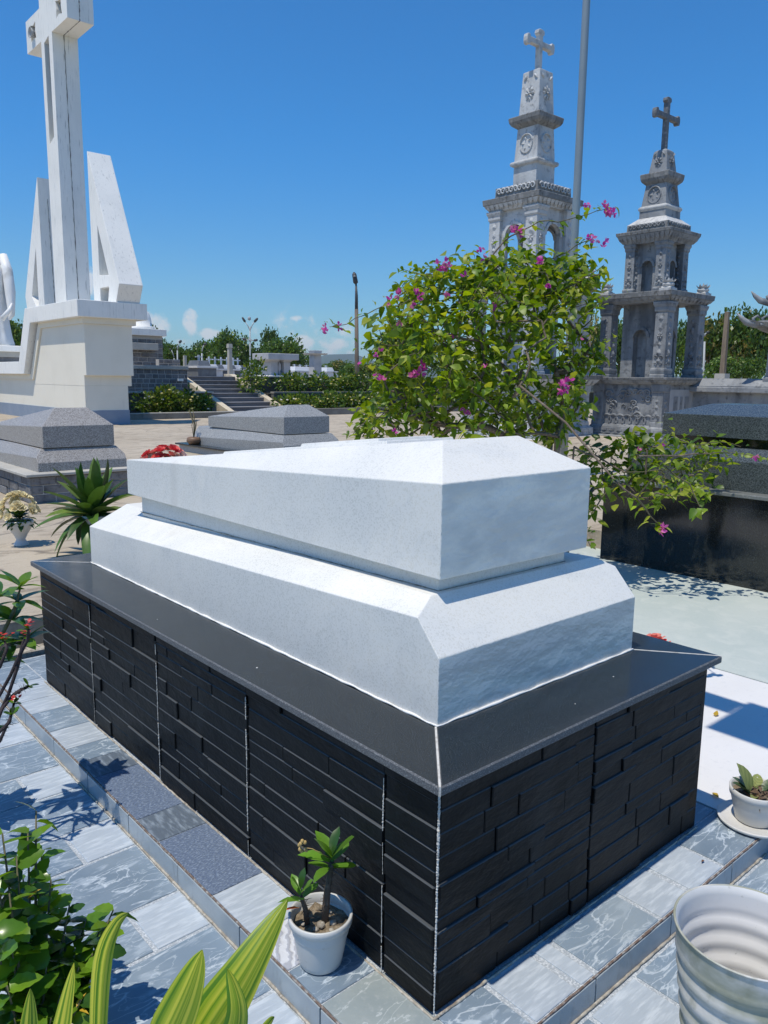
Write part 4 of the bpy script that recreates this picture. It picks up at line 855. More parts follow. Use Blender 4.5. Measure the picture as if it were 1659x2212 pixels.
for xa in (SX0, SX1-.24):
    MB().prism([(y_a-.35, ZY), (y_a-.35, ZY+.12), (y_b, 1.72), (y_b+.5, 1.72), (y_b+.5, ZY)], [], 'x', xa, xa+.24).build('parapet', m_strm, stairs, bevel=.01)
# stepped stone block podium far left on the terrace, with a white dome on it
pod = thing('stone_podium', 'stepped grey stone block podium with a pale slab behind the monument', 'podium', (14.5, 34, 1.6))
def P2(px, py, y): p = aty(px, py, y); return p
yP = 34.0
a_, b_ = aty(281, 790, yP), aty(355, 790, yP); zc1 = aty(300, 741, yP).z; zc2 = aty(300, 724, yP).z
MB().box(a_.x-3, b_.x-.02, yP+.08, yP+5, 1.5, zc2-.01).build('podium_core', m_mort, pod)
brick_face(pod, 'y', yP+.08, -1, a_.x-.6, b_.x, 1.62, zc1+.2, .42, .2, m_brickst, 9, g=.036, depth=.06, rough=.05)
MB().box(a_.x-3, aty(336, 745, yP).x, yP-.3, yP+.0, aty(300, 756, yP).z, aty(300, 741, yP).z).build('front_ledge', m_capst, pod, bevel=.01)
MB().box(a_.x-3, b_.x+.1, yP-.15, yP+5, zc2, zc2+.30).build('top_slab', m_mon, pod, bevel=.01)
b2 = aty(391, 777, yP-2); MB().box(aty(345, 777, yP-2).x, b2.x, yP-1.9, yP-1.6, 1.55, b2.z).build('low_wall_core', m_mort, pod)
brick_face(pod, 'y', yP-1.9, -1, aty(345, 777, yP-2).x, b2.x, 1.62, b2.z, .42, .2, m_brickst, 10, g=.036, depth=.06, rough=.04)
dm = aty(301, 724, yP+1.5); q = MB().lathe([(0,1.0),(.28,.95),(.5,.72),(.58,.4),(.6,.1),(.72,.08),(.72,-.1),(0,-.1)], 20, (dm.x, dm.y, zc2+.30+.1)); o = q.build('white_dome', m_mon); tag(o, 'small white dome standing on the stone podium', 'dome')
# ------------------------------------------------------------------ marble altar table, small pillars and graves on the terrace
m_alt = mat('altar_marble', (.47,.475,.48), .5, [('noise',2.5,.4,.7,(.36,.37,.385),.8,{'detail':6})])
def P_(px, py, d): return atd(px, py, d)
da = 44.0; sA = da/FPX
alt = atd(596, 806, da); t = thing('stone_altar', 'grey marble altar table with two pedestal legs on the upper terrace', 'altar', (alt.x, alt.y, 1.6))
zt0 = atd(596, 778, da).z; zt1 = atd(596, 764.5, da).z
hx = 1.02
MB().box(alt.x-hx, alt.x+hx, alt.y-hx*.8, alt.y+hx*.8, zt0, zt1).build('table_top', m_alt, t, bevel=.02)
for dx in (-.42, .42): MB().fr(alt.x+dx, alt.y, 1.72, .22, zt0-.1, .22, .5, .5).fr(alt.x+dx, alt.y, zt0-.1, .24, zt0+.005, .34, .52, .62).build('leg', m_alt, t, bevel=.01)
MB().box(alt.x-.9, alt.x+.9, alt.y-.75, alt.y+.75, 1.58, 1.725).build('base', m_mon, t, bevel=.02)
MB().lathe([(0,.02),(.10,.02),(.12,.12),(.07,.2),(.12,.35),(.13,.6),(.05,.75),(0,.8)], 14, (alt.x, alt.y-.3, 1.725)).build('urn', m_alt, t)
pl = atd(681, 806, 46); t = thing('stone_pillar', 'square grey stone pillar with a wide cap right of the altar', 'pillar', (pl.x, pl.y, 1.6))
zp = atd(681, 765, 46).z
MB().fr(pl.x, pl.y, 1.55, .28, zp-.05, .25).build('shaft', m_alt, t, bevel=.01); MB().fr(pl.x, pl.y, zp-.05, .45, zp+.04, .55).fr(pl.x, pl.y, zp+.04, .26, zp+.2, .3).build('cap', m_alt, t, bevel=.01)
# small white graves in rows
m_grv = mat('white_grave', (.66,.67,.68), .6, [('noise',2,.45,.7,(.5,.51,.53),.6)]); m_grd = mat('dark_grave', (.12,.135,.155), .6, [('noise',3,.45,.7,(.2,.22,.24),.6)])
def grave(label, px, py, d, s, dark, hd=1.0):
    c = atd(px, py, d); t = thing('small_grave', label, 'grave', (c.x, c.y, 1.55), 'small graves on the far terrace')
    MB().box(c.x-.55*s, c.x+.55*s, c.y-.9*s, c.y+.9*s, 1.5, 1.5+.55*s).build('base', m_grd if dark else m_grv, t, bevel=.02)
    MB().box(c.x-.62*s, c.x+.62*s, c.y-.97*s, c.y+.97*s, 1.5+.55*s, 1.5+.66*s).build('slab', m_grv, t, bevel=.01)
    MB().fr(c.x, c.y, 1.5+.66*s, .4*s, 1.5+.95*s, .3*s, .6*s, .5*s).build('lid', m_grd if dark else m_grv, t, bevel=.02)
    MB().box(c.x-.05*s, c.x+.05*s, c.y-.04*s, c.y+.04*s, 1.5+.95*s, 1.5+(.95+.6*hd)*s).box(c.x-.2*s, c.x+.2*s, c.y-.042*s, c.y+.042*s, 1.5+(.95+.35*hd)*s, 1.5+(.95+.44*hd)*s).build('cross', m_grv, t)
    return t
grave('dark grave with a small cross left of the top of the stairs', 430, 800, 40, .95, True, .5)
for i, px in enumerate((452, 465, 478, 491, 504, 514)):
    grave(['white grave, first of the row above the stairs from the left','white grave, second of the row above the stairs from the left','white grave, third of the row above the stairs from the left','white grave, fourth of the row above the stairs from the left','white grave, fifth of the row above the stairs from the left','white grave at the right end of the row above the stairs'][i], px, 802, 46+.5*i, .85, i % 2 == 1, .9)
for i, px in enumerate((636, 648, 662, 704)):
    grave(['low white grave just right of the altar table','white grave between the altar table and the stone pillar','white grave at the foot of the stone pillar','white grave right of the stone pillar'][i], px, 806, 54+i, .9, False, .3)
pc = atd(497, 806, 40); t = thing('concrete_post', 'pale square concrete post above the stairs', 'post', (pc.x, pc.y, 1.6)); MB().fr(pc.x, pc.y, 1.55, .11, atd(497, 752, 40).z, .09).build('shaft', m_capst, t, bevel=.01); MB().fr(pc.x, pc.y, atd(497, 752, 40).z, .12, atd(497, 743, 40).z, .1).build('head', m_capst, t)
pc = atd(400, 793, 42); t = thing('concrete_post', 'short pale post left of the stairs behind the stone wall', 'post', (pc.x, pc.y, 1.6)); MB().fr(pc.x, pc.y, 1.55, .08, atd(400, 768, 42).z, .07).build('shaft', m_capst, t)
# ------------------------------------------------------------------ low carved wall and roofed shrine at the right edge
cw0 = atd(1500, 890, 21.5)
yw_ = 8.6
lw_ = thing('carved_low_wall', 'low carved dark stone wall right of the shorter tower', 'wall', (20.3, 6, ZY))
xw = atx(1570, 880, 18.6).x; XW = 18.6
zt2 = atx(1600, 838, XW).z; zt3 = atx(1600, 818, XW).z
MB().box(XW, XW+.5, 2.0, 9.2, ZY-.05, zt2-.12).build('wall_face', m_tow2, lw_)
MB().box(XW-.2, XW+.7, 1.9, 9.3, zt2-.125, zt2+.02).build('coping', m_tow2, lw_, bevel=.02); MB().prism([(XW-.12,zt2+.02),(XW+.62,zt2+.02),(XW+.45,zt3),(XW+.05,zt3)], [], 'y', 4.2, 9.2).build('ridge', m_tow2, lw_, bevel=.02)
rl = MB(); rr = random.Random(3)
for k in range(34): scroll(rl, (XW, 2.3+k*.2, ZY+.55+rr.uniform(-.05, .07)), 'x-', rr.uniform(.1, .16), .06, 1.2, rr.choice((-1, 1)), .3)
rl.build('cloud_carving', m_fin, lw_)['kind'] = 'stuff'
m_shr = m_tow2
shr = thing('roofed_shrine', 'dark stone shrine with upturned dragon eaves at the right edge', 'shrine', (atd(1680, 830, 19.6).x, atd(1680, 830, 19.6).y, zt2))
q = atd(1672, 828, 19.2); ztc = atd(1672, 722, 19.2).z; K1 = atd(1616, 700, 19.0); K2 = atd(1650, 660, 19.0)
qc = MB(); qc.profile(q.x+.1, q.y, [(zt2-.1,.26),(zt2+.06,.26),(zt2+.1,.22),(zt2+.25,.24),(zt2+.3,.19),(ztc,.18),(ztc+.12,.24)]); qc.build('column', m_shr, shr, bevel=.01)
MB().profile(q.x+.9, q.y-1.6, [(zt2-.1,.26),(zt2+.25,.24),(zt2+.3,.19),(ztc,.18),(ztc+.12,.24)]).build('column', m_shr, shr)
cxr, cyr = K1.x+1.05, K1.y-1.55
def roof(cx_, cy_, z0, hx_, hy_, h, name):
    mb = MB(); n = 10; top = []; bot = []
    for iy in range(n+1):
        v = -1+2*iy/n
        for ix in range(n+1):
            u = -1+2*ix/n; r_ = max(abs(u), abs(v)); cor = (abs(u)*abs(v))**2
            z = z0+h*(1-r_)**1.4+.34*cor*h
            top.append((cx_+u*hx_*(1+.08*cor), cy_+v*hy_*(1+.08*cor), z+.07)); bot.append((cx_+u*hx_*.96, cy_+v*hy_*.96, z-.05))
    m1 = len(top); F = [(iy*(n+1)+ix, iy*(n+1)+ix+1, (iy+1)*(n+1)+ix+1, (iy+1)*(n+1)+ix) for iy in range(n) for ix in range(n)]
    mb.add(top+bot, F+[tuple(m1+i for i in reversed(f)) for f in F]+[(ix, m1+ix, m1+ix+1, ix+1) for ix in range(n)]+[(n*(n+1)+ix, n*(n+1)+ix+1, m1+n*(n+1)+ix+1, m1+n*(n+1)+ix) for ix in range(n)]+
           [(iy*(n+1), (iy+1)*(n+1), m1+(iy+1)*(n+1), m1+iy*(n+1)) for iy in range(n)]+[(iy*(n+1)+n, m1+iy*(n+1)+n, m1+(iy+1)*(n+1)+n, (iy+1)*(n+1)+n) for iy in range(n)])
    o = mb.build(name, m_shr, shr)
    rib = MB()
    for k in range(15):                                   # drip tiles along the two eaves in view
        f = -1+2*(k+.5)/15
        cor = abs(f)**2*.34*h
        rib.tube([(cx_-hx_*1.02, cy_+f*hy_, z0+cor-.02), (cx_-hx_*.7, cy_+f*hy_*.8, z0+h*.2+.08)], .05, 6)
        rib.tube([(cx_+f*hx_, cy_-hy_*1.02, z0+cor-.02), (cx_+f*hx_*.8, cy_-hy_*.7, z0+h*.2+.08)], .05, 6)
    rib.build('roof_ribs', m_shr, o)['kind'] = 'stuff'
    for sx in (-1, 1):
        for sy in (-1, 1):
            b0 = Vector((cx_+sx*hx_*.92, cy_+sy*hy_*.92, z0+h*.22)); dirv = Vector((sx*.7, sy*.7, 0))
            hk = MB(); hk.tube([b0-dirv*.6, b0, b0+dirv*.2+Vector((0,0,.05)), b0+dirv*.34+Vector((0,0,.16)), b0+dirv*.44+Vector((0,0,.27))], [.06,.09,.08,.05,.01], 8)
            for s_ in (0.0, .22): hk.tube([b0+dirv*(.0-s_)+Vector((0,0,.04)), b0+dirv*(.05-s_)+Vector((0,0,.15)), b0+dirv*(-.05-s_)+Vector((0,0,.21)), b0+dirv*(-.12-s_)+Vector((0,0,.14))], [.045,.04,.03,.012], 6)
            hk.build('upturned_eave', m_shr, o)
    return o
roof(cxr, cyr, ztc+.10, 1.05, 1.55, .5, 'lower_roof')
MB().fr(cxr, cyr, ztc+.5, .45, K2.z, .45, .8, .8).build('upper_wall', m_shr, shr)
roof(K2.x+.70, K2.y-1.1, K2.z-.05, .70, 1.1, .5, 'upper_roof')
# ------------------------------------------------------------------ poles and lamps
m_galv = mat('galvanised_steel', (.30,.345,.36), .42, [('noise',6,.4,.7,(.24,.285,.30),.7,{'stretch':(1,1,.2)}),('noise',40,.55,.75,(.38,.42,.43),.4)], metal=.35)
m_dpole = mat('dark_painted_pole', (.045,.047,.05), .5); m_bpole = mat('brown_concrete_pole', (.17,.135,.105), .85, [('noise',4,.4,.7,(.11,.085,.065),.8,{'stretch':(1,1,.3)})])
m_gpole = mat('light_steel_pole', (.36,.385,.40), .5); m_lens = mat('lamp_lens', (.65,.65,.62), .2); m_wood = mat('weathered_wood_post', (.20,.155,.11), .85, [('noise',3,.4,.7,(.13,.10,.07),.8,{'stretch':(4,4,.4)})])
b = atd(1217, 1000, 11.6); b.z = ZY
q = MB().tube([(b.x, b.y, ZY), (b.x, b.y, 4), (b.x, b.y, 9.5), (b.x, b.y, 11)], [.056,.054,.048,.046], 14); t = thing('steel_flagpole', 'tall thin grey steel pole rising past the towers', 'pole', b); q.build('shaft', m_galv, t)
MB().lathe([(.0,.02),(.16,.02),(.16,0),(.0,0)], 16, (b.x, b.y, ZY)).build('base_plate', m_galv, t)
MB().lathe([(0,.12),(.05,.1),(.07,.05),(.05,0),(0,0)], 12, (b.x, b.y, 11)).build('finial', m_galv, t)
def lamp_head(mb, p0, p1, w): 
    mb.tube([p0, Vector(p0).lerp(Vector(p1), .15), Vector(p0).lerp(Vector(p1), .8), p1], [w*.3, w, w*.9, w*.3], 6)
d_ = 46; b = atd(772, 800, d_); t = thing('street_lamp', 'dark street lamp with a single drooping head left of the bougainvillea', 'street lamp', (b.x, b.y, 1.5))
top = atd(770, 668, d_); tip = atd(769, 612, d_); MB().tube([(b.x, b.y, 0), top], [.14,.11], 10).build('lower_pole', m_bpole, t); MB().tube([top, atd(770, 640, d_), tip], [.10,.09,.05], 10).build('upper_pole', m_dpole, t)
mb = MB(); lamp_head(mb, atd(769, 614, d_), atd(764.5, 588, d_), .16); mb.build('lamp_head', m_dpole, t)
MB().lathe([(0,0),(.07,.0),(.05,.03),(0,.03)], 8, tuple(atd(766, 597, d_-.17))).build('lens', m_lens, t)
def twin(label, px, ytop, ybase, d, levels, m=m_gpole):
    b = atd(px, ybase, d); t = thing('street_lamp', label, 'street lamp', (b.x, b.y, 1.2)); MB().tube([(b.x, b.y, 0), atd(px, ytop+22, d)], [.09,.06], 8).build('pole', m, t)
    for (dx0, dy0, dx1, dy1, dx2, dy2) in levels:
        ar = MB(); ar.tube([atd(px, ytop+dy0, d), atd(px+dx1*.5, ytop+(dy0+dy1)*.5-2*(dy0 > dy1), d), atd(px+dx1, ytop+dy1, d)], .045, 6); a = ar.build('arm', m, t)
        lh = MB(); lamp_head(lh, atd(px+dx1, ytop+dy1, d), atd(px+dx2, ytop+dy2, d), .12); lh.build('lamp_head', m_dpole, a)
    return t
twin('tall four-armed street lamp above the stairs', 540, 684, 798, 72, [(0,30,-10,12,-17,1),(0,30,9,12,17,3),(0,52,-8,50,-17,47),(0,53,8,52,17,50)])
MB().lathe([(0,.2),(.15,.1),(.15,-.1),(0,-.2)], 8, tuple(atd(538.5, 688, 72))).build('camera_dome', m_gpole, [o for o in bpy.data.objects if o.get('label') == 'tall four-armed street lamp above the stairs'][0])
twin('thin curved street lamp left of the trees above the stone podium', 383, 735, 793, 70, [(0,20,4,6,9,0)])
twin('small twin street lamp just right of the stone podium', 376, 752, 790, 78, [(0,20,-6,4,-10,2)])
twin('street lamp standing in front of the trees left of the stairs', 436, 741, 793, 64, [(0,18,4,5,10,0)])
twin('twin headed street lamp among the trees right of the shorter tower', 1522, 716, 824, 46, [(0,10,-4,4,-11,2),(0,10,4,4,11,1)])
b = atd(1547, 820, 52); t = thing('street_lamp', 'small hooked lamp post behind the wooden post at right', 'street lamp', (b.x, b.y, 0)); MB().tube([(b.x, b.y, 0), atd(1553, 790, 52), atd(1554, 772, 52), atd(1550, 764, 52), atd(1543, 763, 52)], .06, 8).build('pole', m_gpole, t)
b = atd(1559, 820, 30); t = thing('wooden_post', 'leaning square wooden post behind the low carved wall', 'post', (b.x, b.y, 0)); b0 = b.copy(); b0.z = ZY
MB().tube([b0, atd(1560, 820, 30), atd(1571.5, 674, 30)], [.135,.13,.10], 4, smooth=False).build('shaft', m_wood, t); MB().fr(b.x, b.y, ZY, .24, atd(1559, 807, 30).z, .2).build('concrete_foot', m_capst, t)
b = atd(1270, 820, 34); t = thing('wooden_post', 'wooden post between the two towers', 'post', (b.x, b.y, 0)); MB().tube([(b.x, b.y, ZY), atd(1272, 715, 34)], [.12,.10], 8).build('shaft', m_wood, t)
b = atd(1284, 806, 60)
# ------------------------------------------------------------------ foliage tools
def leaf_geo(L, Wd, fold=.25, bend=.25, n=4, tip=.85, serr=0.0, wave=0.0, base=.5):
    """leaf along +Y, flat side up; returns verts, faces"""
    vs, fs = [], []
    for i in range(n+1):
        t = i/n; w = Wd/2*(math.sin(math.pi*min(1, t**base*.97+.015))**tip)
        if i == n: w = Wd*.01
        if serr and 0 < i < n: w *= 1+serr*(1 if i % 2 else -1)
        z = -bend*L*t*t; y = L*t*(1-.15*bend*t)
        zz = fold*w; q = wave*w*math.sin(t*9)
        vs += [(-w, y, z+zz+q), (0, y, z), (w, y, z+zz-q)]
    for i in range(n):
        a = 3*i; fs += [(a, a+1, a+4, a+3), (a+1, a+2, a+5, a+4)]
    return vs, fs
def orient(pos, d, up=None, roll=0, s=1.0):
    d = Vector(d).normalized(); up = Vector(up) if up is not None else Vector((0, 0, 1))
    x = d.cross(up)
    if x.length < 1e-4: x = Vector((1, 0, 0))
    x.normalize(); z = x.cross(d)
    if roll: q = Matrix.Rotation(roll, 3, d); x, z = q @ x, q @ z
    return Matrix(((x.x*s, d.x*s, z.x*s, pos[0]), (x.y*s, d.y*s, z.y*s, pos[1]), (x.z*s, d.z*s, z.z*s, pos[2]), (0, 0, 0, 1)))
class Foliage:
    def __init__(s): s.items = []
    def add(s, geo, m, M, name='leaf'): s.items.append((geo, m, M, name))
    def finish(s, root, limit=300, stuff='foliage', local=False):
        off = Matrix.Identity(4) if local else Matrix.Translation(-Vector(root.location))
        names = sorted({i[3] for i in s.items})
        for nm in names:
            it = [i for i in s.items if i[3] == nm]
            it.sort(key=lambda i: (Vector(i[2].translation)-CAM).length if not local else 0)
            cache = {}
            for geo, m, M, _ in it[:limit]:
                k = (id(geo), m.name)
                if k not in cache:
                    me = bpy.data.meshes.new(nm); me.from_pydata(geo[0], [], geo[1]); me.materials.append(m)
                    for p in me.polygons: p.use_smooth = True
                    cache[k] = me
                o = link(bpy.data.objects.new(nm, cache[k])); o.parent = root; o.matrix_basis = off @ M
            rest = it[limit:]
            if rest:
                V, F, MI, mats = [], [], [], []
                for geo, m, M, _ in rest:
                    if m not in mats: mats.append(m)
                    k = len(V); V += [tuple(M @ Vector(v)) for v in geo[0]]; F += [tuple(i+k for i in f) for f in geo[1]]; MI += [mats.index(m)]*len(geo[1])
                me = bpy.data.meshes.new(stuff); me.from_pydata(V, [], F)
                for m in mats: me.materials.append(m)
                me.polygons.foreach_set('material_index', MI); me.polygons.foreach_set('use_smooth', [True]*len(F)); me.update()
                o = obj_from(stuff if nm == 'leaf' else nm+'_mass', me, None, root); o['kind'] = 'stuff'
def leafmat(name, c, tr=.32, rough=.42, c2=None): return mat(name, c, rough, [('noise',28,.42,.7,c2 or tuple(x*.72 for x in c),.7,{'detail':3})], transl=tr, rand=.22, spec=.45)
ML = [leafmat('leaf_bright_green', (.25,.36,.03), .47), leafmat('leaf_mid_green', (.165,.28,.022), .45), leafmat('leaf_deep_green', (.08,.16,.016), .36), leafmat('leaf_yellow_green', (.36,.42,.05), .45)]
m_bark = mat('grey_brown_bark', (.14,.105,.075), .9, [('noise',30,.42,.7,(.25,.21,.165),.8,{'detail':5}),('noise',90,.5,.7,(.07,.05,.035),.6)], bump=[('noise',70,.6,.006)])
m_twig = mat('green_brown_twig', (.12,.11,.05), .8, [('noise',40,.42,.7,(.20,.16,.10),.7)])
MF = [mat('bract_magenta', (.50,.055,.30), .5, [('noise',60,.4,.7,(.62,.14,.42),.6)], transl=.35, rand=.15), mat('bract_pink', (.62,.15,.36), .5, [('noise',60,.4,.7,(.68,.28,.30),.6)], transl=.35, rand=.15)]
# ------------------------------------------------------------------ bougainvillea behind the tomb
def inside(p, poly):
    x, y = p; c = False
    for (x0, y0), (x1, y1) in zip(poly, poly[1:]+poly[:1]):
        if (y0 > y) != (y1 > y) and x < (x1-x0)*(y-y0)/(y1-y0)+x0: c = not c
    return c
rb = random.Random(21)
B0 = at(1185, 1010, 0.0); d0 = (B0-CAM).dot(_fw)
DB = 5.75
bt_base = atd(1188, 985, DB+.1); bt_base.z = .0
boug = thing('bougainvillea', 'sprawling green bougainvillea bush with magenta flowers behind the white tomb', 'bush', bt_base)
bodyA = [(790,760),(830,695),(848,622),(900,592),(960,578),(1010,562),(1060,560),(1100,548),(1150,545),(1200,550),(1250,560),(1298,590),(1295,640),(1275,690),(1298,730),(1290,780),(1258,800),(1265,860),(1240,900),(1200,955),(1120,950),(1050,940),(980,938),(930,945),(870,955),(785,950),(765,920),(800,880),(795,830),(815,790)]
bodyB = [(1225,960),(1290,950),(1380,940),(1440,935),(1500,945),(1565,962),(1548,1010),(1535,1055),(1480,1085),(1440,1062),(1400,1092),(1330,1062),(1290,1120),(1275,1190),(1262,1100),(1250,1000)]
sites = []; tries = 0
while len(sites) < 600 and tries < 20000:
    tries += 1; x, y = rb.uniform(760, 1300), rb.uniform(540, 958)
    if not inside((x, y), bodyA): continue
    dens = 1.0
    if 1040 < x < 1230 and 700 < y < 830: dens = .6              # stems and stone show through here
    if x > 1180 and y < 900 and y > 640: dens = min(dens, .65)
    if y > 900 and 960 < x < 1180: dens = .5
    if rb.random() > dens: continue
    u = (x-1030)/270; v = (y-760)/200; dep = math.sqrt(max(.05, 1-min(1, u*u*.8+v*v*.6)))
    sites.append(atd(x, y, DB+rb.uniform(-1, 1)*.85*dep+.05))
for k in range(92):
    while True:
        x, y = rb.uniform(1225, 1570), rb.uniform(930, 1195)
        if inside((x, y), bodyB): break
    sites.append(atd(x, y, (6.3 if y < 1050 else 5.95)+rb.uniform(-.2, .15)-max(0, x-1430)*.0016))
sprays = [([(1000,620),(930,640),(880,625),(830,660),(790,680),(750,700),(712,706)],5.5),([(960,600),(905,592),(866,580)],5.6),([(1050,570),(1090,520),(1120,502),(1165,478),(1205,480),(1250,468),(1290,455),(1312,450)],5.5),
          ([(1150,590),(1190,560),(1225,545),(1262,522),(1285,520)],5.6),([(1240,610),(1280,590),(1305,572)],5.5),([(1250,690),(1290,660),(1302,648)],5.5),([(830,780),(800,762),(785,748)],5.5),([(800,900),(770,925),(762,940)],5.4),
          ([(1380,985),(1470,985),(1530,980),(1580,978),(1640,988)],5.55),([(1330,1040),(1375,1075),(1405,1115),(1428,1138)],4.3),([(1440,1010),(1490,1045),(1512,1095)],4.0),([(1500,965),(1560,955),(1600,965)],5.6),([(1270,1100),(1262,1150),(1275,1180)],5.6)]
spray_nodes = []
for pl_, dd in sprays:
    P = [atd(x, y, dd+rb.uniform(-.05, .05)) for x, y in pl_]; spray_nodes.append(P)
# grow: every site hangs on the nearest node already in the tree
nodes = []; par = []
def addn(p, k): nodes.append(Vector(p)); par.append(k); return len(nodes)-1
for (px, py, path) in [(1188,985,[(1190,960),(1165,900),(1120,830),(1060,760),(1020,690),(1000,640)]),(1212,985,[(1205,940),(1215,880),(1200,800),(1170,720),(1150,640),(1130,580)]),(1150,985,[(1120,955),(1060,925),(980,920),(900,900),(860,850),(850,780)]),
                       (1225,990,[(1240,965),(1290,985),(1350,1020),(1420,1015),(1480,1000)]),(1230,1000,[(1265,1060),(1300,1075),(1280,1110)])]:
    p0 = atd(px, py, DB+.1); p0.z = .0; k = addn(p0, -1)
    for i, (x, y) in enumerate(path): k = addn(atd(x, y, (DB+rb.uniform(-.2, .2))), k)
sites.sort(key=lambda p: (p-nodes[0]).length)
tips = []
for p in sites:
    j = min(range(len(nodes)), key=lambda i: (nodes[i]-p).length+.15*max(0, nodes[i].z-p.z))
    dist = (nodes[j]-p).length
    if dist > .22: mid = nodes[j].lerp(p, .5)+Vector((rb.uniform(-.05,.05), rb.uniform(-.05,.05), rb.uniform(-.02,.07))); j = addn(mid, j)
    tips.append(addn(p, j))
sprtips = []
for P in spray_nodes:
    j = min(range(len(nodes)), key=lambda i: (nodes[i]-P[0]).length)
    for p in P: j = addn(p, j); sprtips.append(j)
cnt = [1]*len(nodes)
for i in range(len(nodes)-1, -1, -1):
    if par[i] >= 0: cnt[par[i]] += cnt[i]
stem, twig = MB(), MB()
for i, p in enumerate(nodes):
    if par[i] < 0: continue
    r1 = min(.024, .0016*math.sqrt(cnt[i])+.0010); r0 = min(.026, .0016*math.sqrt(cnt[par[i]])+.0012); r0 = min(r0, r1*1.6)
    a = nodes[par[i]]; m_ = a.lerp(p, .5)+Vector((rb.uniform(-1,1), rb.uniform(-1,1), rb.uniform(-1,1)))*(p-a).length*.06
    (stem if cnt[i] > 5 else twig).tube([a, m_, p], [r0, (r0+r1)/2, r1], 6 if cnt[i] > 5 else 4, caps=False)
stem.build('branches', m_bark, boug); twig.build('twigs', m_twig, boug)['kind'] = 'stuff'
fol = Foliage()
GL = [leaf_geo(1, .56, .22, .35, 4, .8, base=.62), leaf_geo(1, .50, .35, .55, 4, .85, base=.62), leaf_geo(1, .62, .12, .2, 4, .8, base=.6)]
def cluster(p, n, size, spread, droop=.45):
    for k in range(n):
        a = rb.uniform(0, 2*math.pi); el = rb.uniform(-.65, .6); d = Vector((math.cos(a)*math.cos(el), math.sin(a)*math.cos(el), math.sin(el)-droop*.35))
        pos = p+Vector((rb.gauss(0, spread), rb.gauss(0, spread), rb.gauss(0, spread)))
        m = rb.choices(ML, (4, 4, 2, 2.2))[0]; s = size*rb.uniform(.55, 1.3)
        fol.add(rb.choice(GL), m, orient(pos, d, Vector((rb.uniform(-.5,.3), rb.uniform(-.5,.5), 1)), rb.uniform(-.6,.6), s))
for k in tips: cluster(nodes[k], rb.randint(7, 10), .083, .055)
for k in sprtips: cluster(nodes[k], rb.randint(3, 5), .066, .03)
def bract(p, s, m):
    """three papery bracts round a tiny tube flower"""
    V, F = [], []
    ax = Vector((rb.uniform(-1,1), rb.uniform(-1,.3), rb.uniform(-.6,.8))).normalized(); u = ax.orthogonal().normalized(); w = ax.cross(u)
    for k in range(3):
        a = 2*math.pi*k/3+rb.uniform(-.2,.2); d = (u*math.cos(a)+w*math.sin(a)); sd = ax.cross(d); tipv = d*.62+ax*.75
        pts = [Vector((0,0,0)), d*.3+ax*.2+sd*.3, d*.3+ax*.2-sd*.3, d*.5+ax*.5+sd*.32, d*.5+ax*.5-sd*.32, tipv*1.15, d*.35+ax*.38]
        b = len(V); V += [tuple(q) for q in pts]; F += [(b,b+1,b+6),(b,b+6,b+2),(b+1,b+3,b+6),(b+2,b+6,b+4),(b+3,b+5,b+6),(b+4,b+6,b+5)]
    fol.add((V, F), m, Matrix.Translation(p) @ Matrix.Scale(s, 4), 'bract')
flowers = [(955,572,3),(965,580,3),(945,585,2),(863,637,3),(900,632,3),(905,650,2),(890,656,2),(845,652,2),(1108,503,4),(1122,499,3),(1035,543,2),(1047,551,2),(1165,562,4),(970,637,2),(1060,667,2),(905,803,6),(893,813,5),(910,792,4),(823,817,3),(812,766,2),(768,788,1),(1212,832,5),(1228,823,3),(1220,846,3),(1002,886,3),(850,925,2),
           (1255,729,1),(975,727,2),(1050,790,1),(735,702,2),(702,707,3),(1308,455,6),(1322,460,4),(1276,444,1),(1265,443,1),(1283,518,4),(1298,527,2),(1425,1137,3),(1628,990,2),(1190,620,2),(1000,600,1),(870,690,1),(1380,960,1),(1440,965,1)]
for x, y, n in flowers:
    c = atd(x, y, (4.28 if y > 1100 else 5.5 if y > 940 else DB-.62) if x < 1380 or y > 900 else 5.45)
    if (x, y) in ((1108,503),(1122,499),(1308,455),(1322,460),(1276,444),(1265,443)): c = atd(x, y, 5.45)
    if (x, y) in ((735,702),(702,707)): c = atd(x, y, 5.45)
    for k in range(n+(n > 2)): bract(c+Vector([rb.gauss(0, .016) for _ in range(3)]), rb.uniform(.024, .036), rb.choices(MF, (3, 1))[0])
fol.finish(boug, 300)
# ------------------------------------------------------------------ pots and vases
m_wpot = mat('white_plastic_pot', (.60,.60,.575), .4, [('noise',3,.5,.72,(.48,.475,.45),.7,{'detail':6}),('noise',25,.60,.74,(.34,.32,.28),.4,{'detail':5})])
m_dpot = mat('dirty_white_pot', (.68,.67,.64), .45, [('noise',4,.50,.72,(.44,.43,.37),.7,{'detail':6,'stretch':(1,1,2)}),('noise',26,.60,.74,(.30,.29,.22),.5,{'detail':6})])
m_potsoil = mat('potting_soil', (.17,.13,.085), .95, [('noise',60,.42,.62,(.30,.245,.175),.85,{'detail':4}),('noise',25,.5,.7,(.05,.037,.024),.7)], bump=[('noise',80,.9,.01)])
def rosette_stem(fol_, p0, p1, r0, r1, m): return MB().tube([p0, Vector(p0).lerp(Vector(p1), .5)+Vector((.006, -.004, 0)), p1], [r0, (r0+r1)/2, r1], 8)
